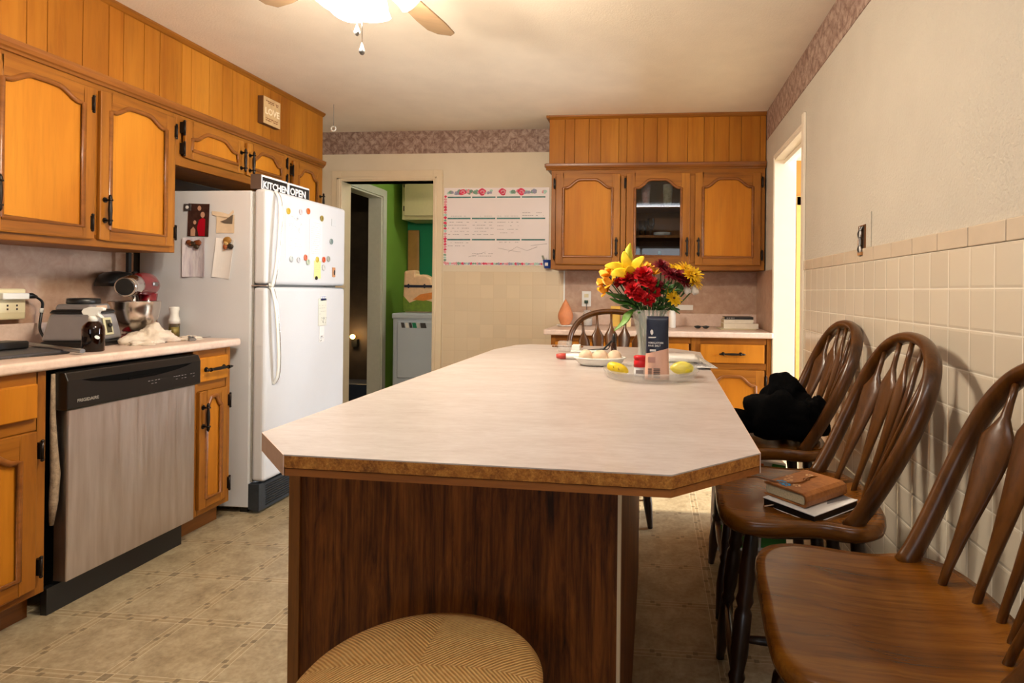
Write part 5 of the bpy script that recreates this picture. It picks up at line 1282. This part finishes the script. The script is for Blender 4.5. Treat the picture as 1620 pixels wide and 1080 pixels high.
obj('cord',MB().tube(cr_pts([(0,.035,-.004),(.0,.065,-.03),(.0,.06,-.085),(.02,.04,-.15),(.05,.05,-.198),(.09,.07,-.208),(.14,.075,-.208)],5),.005,8),m_black,t)
obj('white_tie',MB().tube([(0,.063,-.055),(0,.0605,-.075)],.0068,8),m_whites,t)
# ------------------------------------------------------------------ ceiling fan with lit shades
FX,FY=-.925,1.70
t=thing('ceiling_fan','ceiling fan with a cluster of lit white glass shades and two pull chains','ceiling fan',(FX,FY,ZC))
obj('canopy',MB().lathe([(.075,0),(.075,-.02),(.05,-.05),(.02,-.06)],(0,0,0),28),m_cream,t)
obj('motor_housing',MB().lathe([(.02,-.05),(.02,-.10),(.09,-.12),(.115,-.15),(.115,-.20),(.09,-.235),(.05,-.245),(.05,-.27),(.075,-.285),(.07,-.31),(0,-.315)],(0,0,0),36),m_cream,t)
m_bl=wood('pale_fan_blade',((96,74,52),(122,98,72),(138,114,86)),'X',1,.5,.3)
for k in range(5):
    a=math.radians(84+72*k); M_=TR(0,0,-.225,a)@Matrix.Rotation(.20,4,'X')
    o=obj('blade',MB(M_).prism([(.17,-.045),(.45,-.065),(.53,-.06),(.56,-.03),(.56,.03),(.53,.06),(.45,.065),(.17,.045)],-.003,.003),m_bl,t,bev=.001)
    obj('blade_iron',MB(M_).box(.08,-.02,-.009,.22,.02,-.0035),m_iron,o)
m_sh=emis('lit_frosted_shade',(255,238,210),17)
for k,(a,tl) in enumerate(((-85,.22),(20,.85),(100,.7),(162,.95))):
    a=math.radians(a); d=Vector((math.cos(a)*math.sin(tl),math.sin(a)*math.sin(tl),-math.cos(tl))); o0=Vector((math.cos(a)*.05,math.sin(a)*.05,-.30 if k==0 else -.245))
    arm=obj('lamp_arm',MB().tube([(math.cos(a)*.03,math.sin(a)*.03,-.295),tuple(o0),tuple(o0+d*.03)],.012,10),m_cream,t)
    pr=[(.022,.02),(.034,.035),(.044,.06),(.047,.09),(.047,.125),(.052,.142)]
    sh=MB().lathe(pr,tuple(o0),28,axis=d); sh_o=obj('glass_shade',sh,m_sh,t,solid=.003)
    ld=bpy.data.lights.new('bulb','POINT'); ld.energy=29; ld.color=(1,.87,.70); ld.shadow_soft_size=.045
    lo=bpy.data.objects.new('bulb',ld); COL.objects.link(lo); lo.location=Vector((FX,FY,ZC))+o0+d*.16
for x,z in((.024,-.49),(.040,-.548)):
    pc=obj('pull_chain',MB().tube([(x,-.06,-.29),(x,-.06,z+.02)],.0012,6),m_chrome,t)
    obj('pull_knob',MB().lathe([(.001,.022),(.004,.012),(.0085,-.002),(.0085,-.008),(.004,-.014),(0,-.015)],(x,-.06,z),14),m_alu,pc)
# fluorescent strip light on the ceiling above the camera
t=thing('strip_light','fluorescent strip light on the ceiling just above the camera','ceiling light',(.05,.25,ZC))
obj('housing',MB().box(-.62,-.07,-.05,.62,.07,0),m_whites,t,bev=.004)
obj('tube',MB().tube([(-.58,0,-.072),(.58,0,-.072)],.014,12),emis('lit_fluorescent_tube',(235,243,255),6),t)
ld=bpy.data.lights.new('strip_glow','AREA'); ld.shape='RECTANGLE'; ld.size=1.1; ld.size_y=.08; ld.energy=9; ld.color=(1,.97,.94)
lo=bpy.data.objects.new('strip_glow',ld); COL.objects.link(lo); lo.location=(.05,.25,ZC-.09)
# ------------------------------------------------------------------ laundry room contents
t=thing('clothes_dryer','grey white clothes dryer in the green laundry room','dryer',(-2.37,4.97,0))
obj('cabinet_body',MB().box(0,.012,.02,.69,.70,.935),m_dry,t,bev=.015)
obj('top_lip',MB().box(-.004,-.004,.905,.694,.70,.955),m_dry,t,bev=.012)
obj('drum_door',MB().box(.05,-.012,.37,.64,.012,.885),m_dry,t,bev=.012)
obj('back_panel',MB().box(0,.62,.955,.69,.70,1.09),m_dry,t,bev=.01)
rb=MB()
cl=[(.10,.13,0),(.14,.17,1),(.175,.20,0),(.205,.24,2),(.245,.275,1),(.28,.33,0)]
for a,b_,mi in cl: rb.prism([(a,.825),(b_,.825),(b_-.012,.872),(a-.01,.872)],-.0155,-.0122,ax='y',mi=mi)
obj('chrome_letter_strip',rb,[m_ink,m_chrome,m_greend],t)
obj('toe_panel',MB().box(.02,.03,0,.67,.05,.03),m_black,t)
t=thing('laundry_cabinet','cream wall cabinet over the dryer in the laundry room','cabinet',(-2.46,5.33,1.85))
obj('carcass',MB().box(0,.02,0,1.2,.345,.42),flat('olive_cream_paint',(196,184,140),.5,0,.03),t)
obj('cabinet_door',MB().box(.03,0,.035,.36,.019,.40),bpy.data.materials['olive_cream_paint'],t,bev=.003)
obj('cabinet_door',MB().box(.38,0,.035,.71,.019,.40),bpy.data.materials['olive_cream_paint'],t,bev=.003)
obj('hinge',MB().box(.022,-.003,.08,.032,.015,.13).box(.022,-.003,.31,.032,.015,.36),m_iron,t)
simple('wooden_board','narrow tan wooden board standing against the laundry room wall','board',(-2.475,5.655,.96),MB().box(-.06,-.01,0,.06,.02,.82),flat('tan_board',(176,128,70),.5,0,.1,12),bev=.01)
t=thing('pet_food_bag','orange, white and green printed bag standing on the dryer','bag',(-2.215,5.22,.956),.1)
obj('bag_body',MB().prism([(-.13,0),(.13,0),(.14,.12),(.125,.32),(.06,.36),(-.02,.35),(-.02,.40),(-.135,.39),(-.145,.12)],-.06,.06,ax='y'),flat('peach_bag',(232,190,150),.5,0,.08,30),t,bev=.02)
obj('green_band',MB().prism([(-.135,.01),(.132,.01),(.137,.10),(.02,.13),(-.08,.09),(-.14,.16)],-.063,-.0605,ax='y'),flat('olive_green_print',(104,130,30),.5,0,.2,30),t)
obj('orange_band',MB().prism([(-.05,.12),(.05,.11),(.135,.13),(.13,.19),(.02,.17)],-.0632,-.0606,ax='y'),flat('orange_print',(220,130,50),.5,0,.1,30),t)
obj('navy_band',MB().prism([(-.13,.235),(.13,.235),(.13,.258),(-.13,.258)],-.064,-.0606,ax='y').prism([(-.09,.225),(-.07,.247),(-.09,.27),(-.11,.247)],-.0645,-.0606,ax='y').prism([(.06,.225),(.08,.247),(.06,.27),(.04,.247)],-.0645,-.0606,ax='y'),m_navy,t)
g=MB(); heap(g,(-1.94,5.30,1.16,.956),(.13,.10,.24),4.4,amp=.4,fold=.2)
tag(obj('black_coat',g,mottle('black_patterned_cloth',(12,12,14),(24,20,22),(110,40,40),14,.9)),'dark patterned cloth bundle on the dryer beside the printed bag','clothing')
simple('white_jug','pale green white plastic jug at the right side on the dryer','jug',(-1.93,5.08,.956),MB().lathe([(.05,0),(.055,.01),(.055,.15),(.04,.21),(.02,.24),(.02,.26),(0,.262)],(0,0,0),24),flat('pale_mint_plastic',(206,226,206),.4))
# dark room beyond: small lamp
t=thing('wall_lamp','small glowing lamp in the dark room beyond the laundry','lamp',(-3.21,5.87,.60))
obj('lamp_base',MB().box(-.03,-.02,-.05,.03,.03,.03),m_black,t)
obj('bulb',MB().ball((.0,-.05,.06),.025,14,9),emis('glowing_bulb',(255,190,90),30),t)
ld=bpy.data.lights.new('lamp_glow','POINT'); ld.energy=2.2; ld.color=(1,.7,.35); ld.shadow_soft_size=.04
lo=bpy.data.objects.new('lamp_glow',ld); COL.objects.link(lo); lo.location=(-3.21,5.74,.68)
simple('dark_crate','dark blue grey crate on the floor of the dark room','crate',(-3.05,5.60,0),MB().box(-.2,-.15,0,.2,.15,.22),flat('blue_grey_plastic',(50,58,74),.4),bev=.01)
# laundry room ceiling lamp (out of view)
t=thing('laundry_light','round ceiling lamp in the laundry room','ceiling light',(-1.3,5.0,ZC))
obj('diffuser',MB().lathe([(.12,0),(.12,-.03),(.08,-.06),(0,-.07)],(0,0,0),24),emis('laundry_diffuser',(255,244,220),1.5),t)
ld=bpy.data.lights.new('laundry_glow','POINT'); ld.energy=16; ld.color=(1,.94,.84); ld.shadow_soft_size=.08
lo=bpy.data.objects.new('laundry_glow',ld); COL.objects.link(lo); lo.location=(-1.3,5.0,2.3)
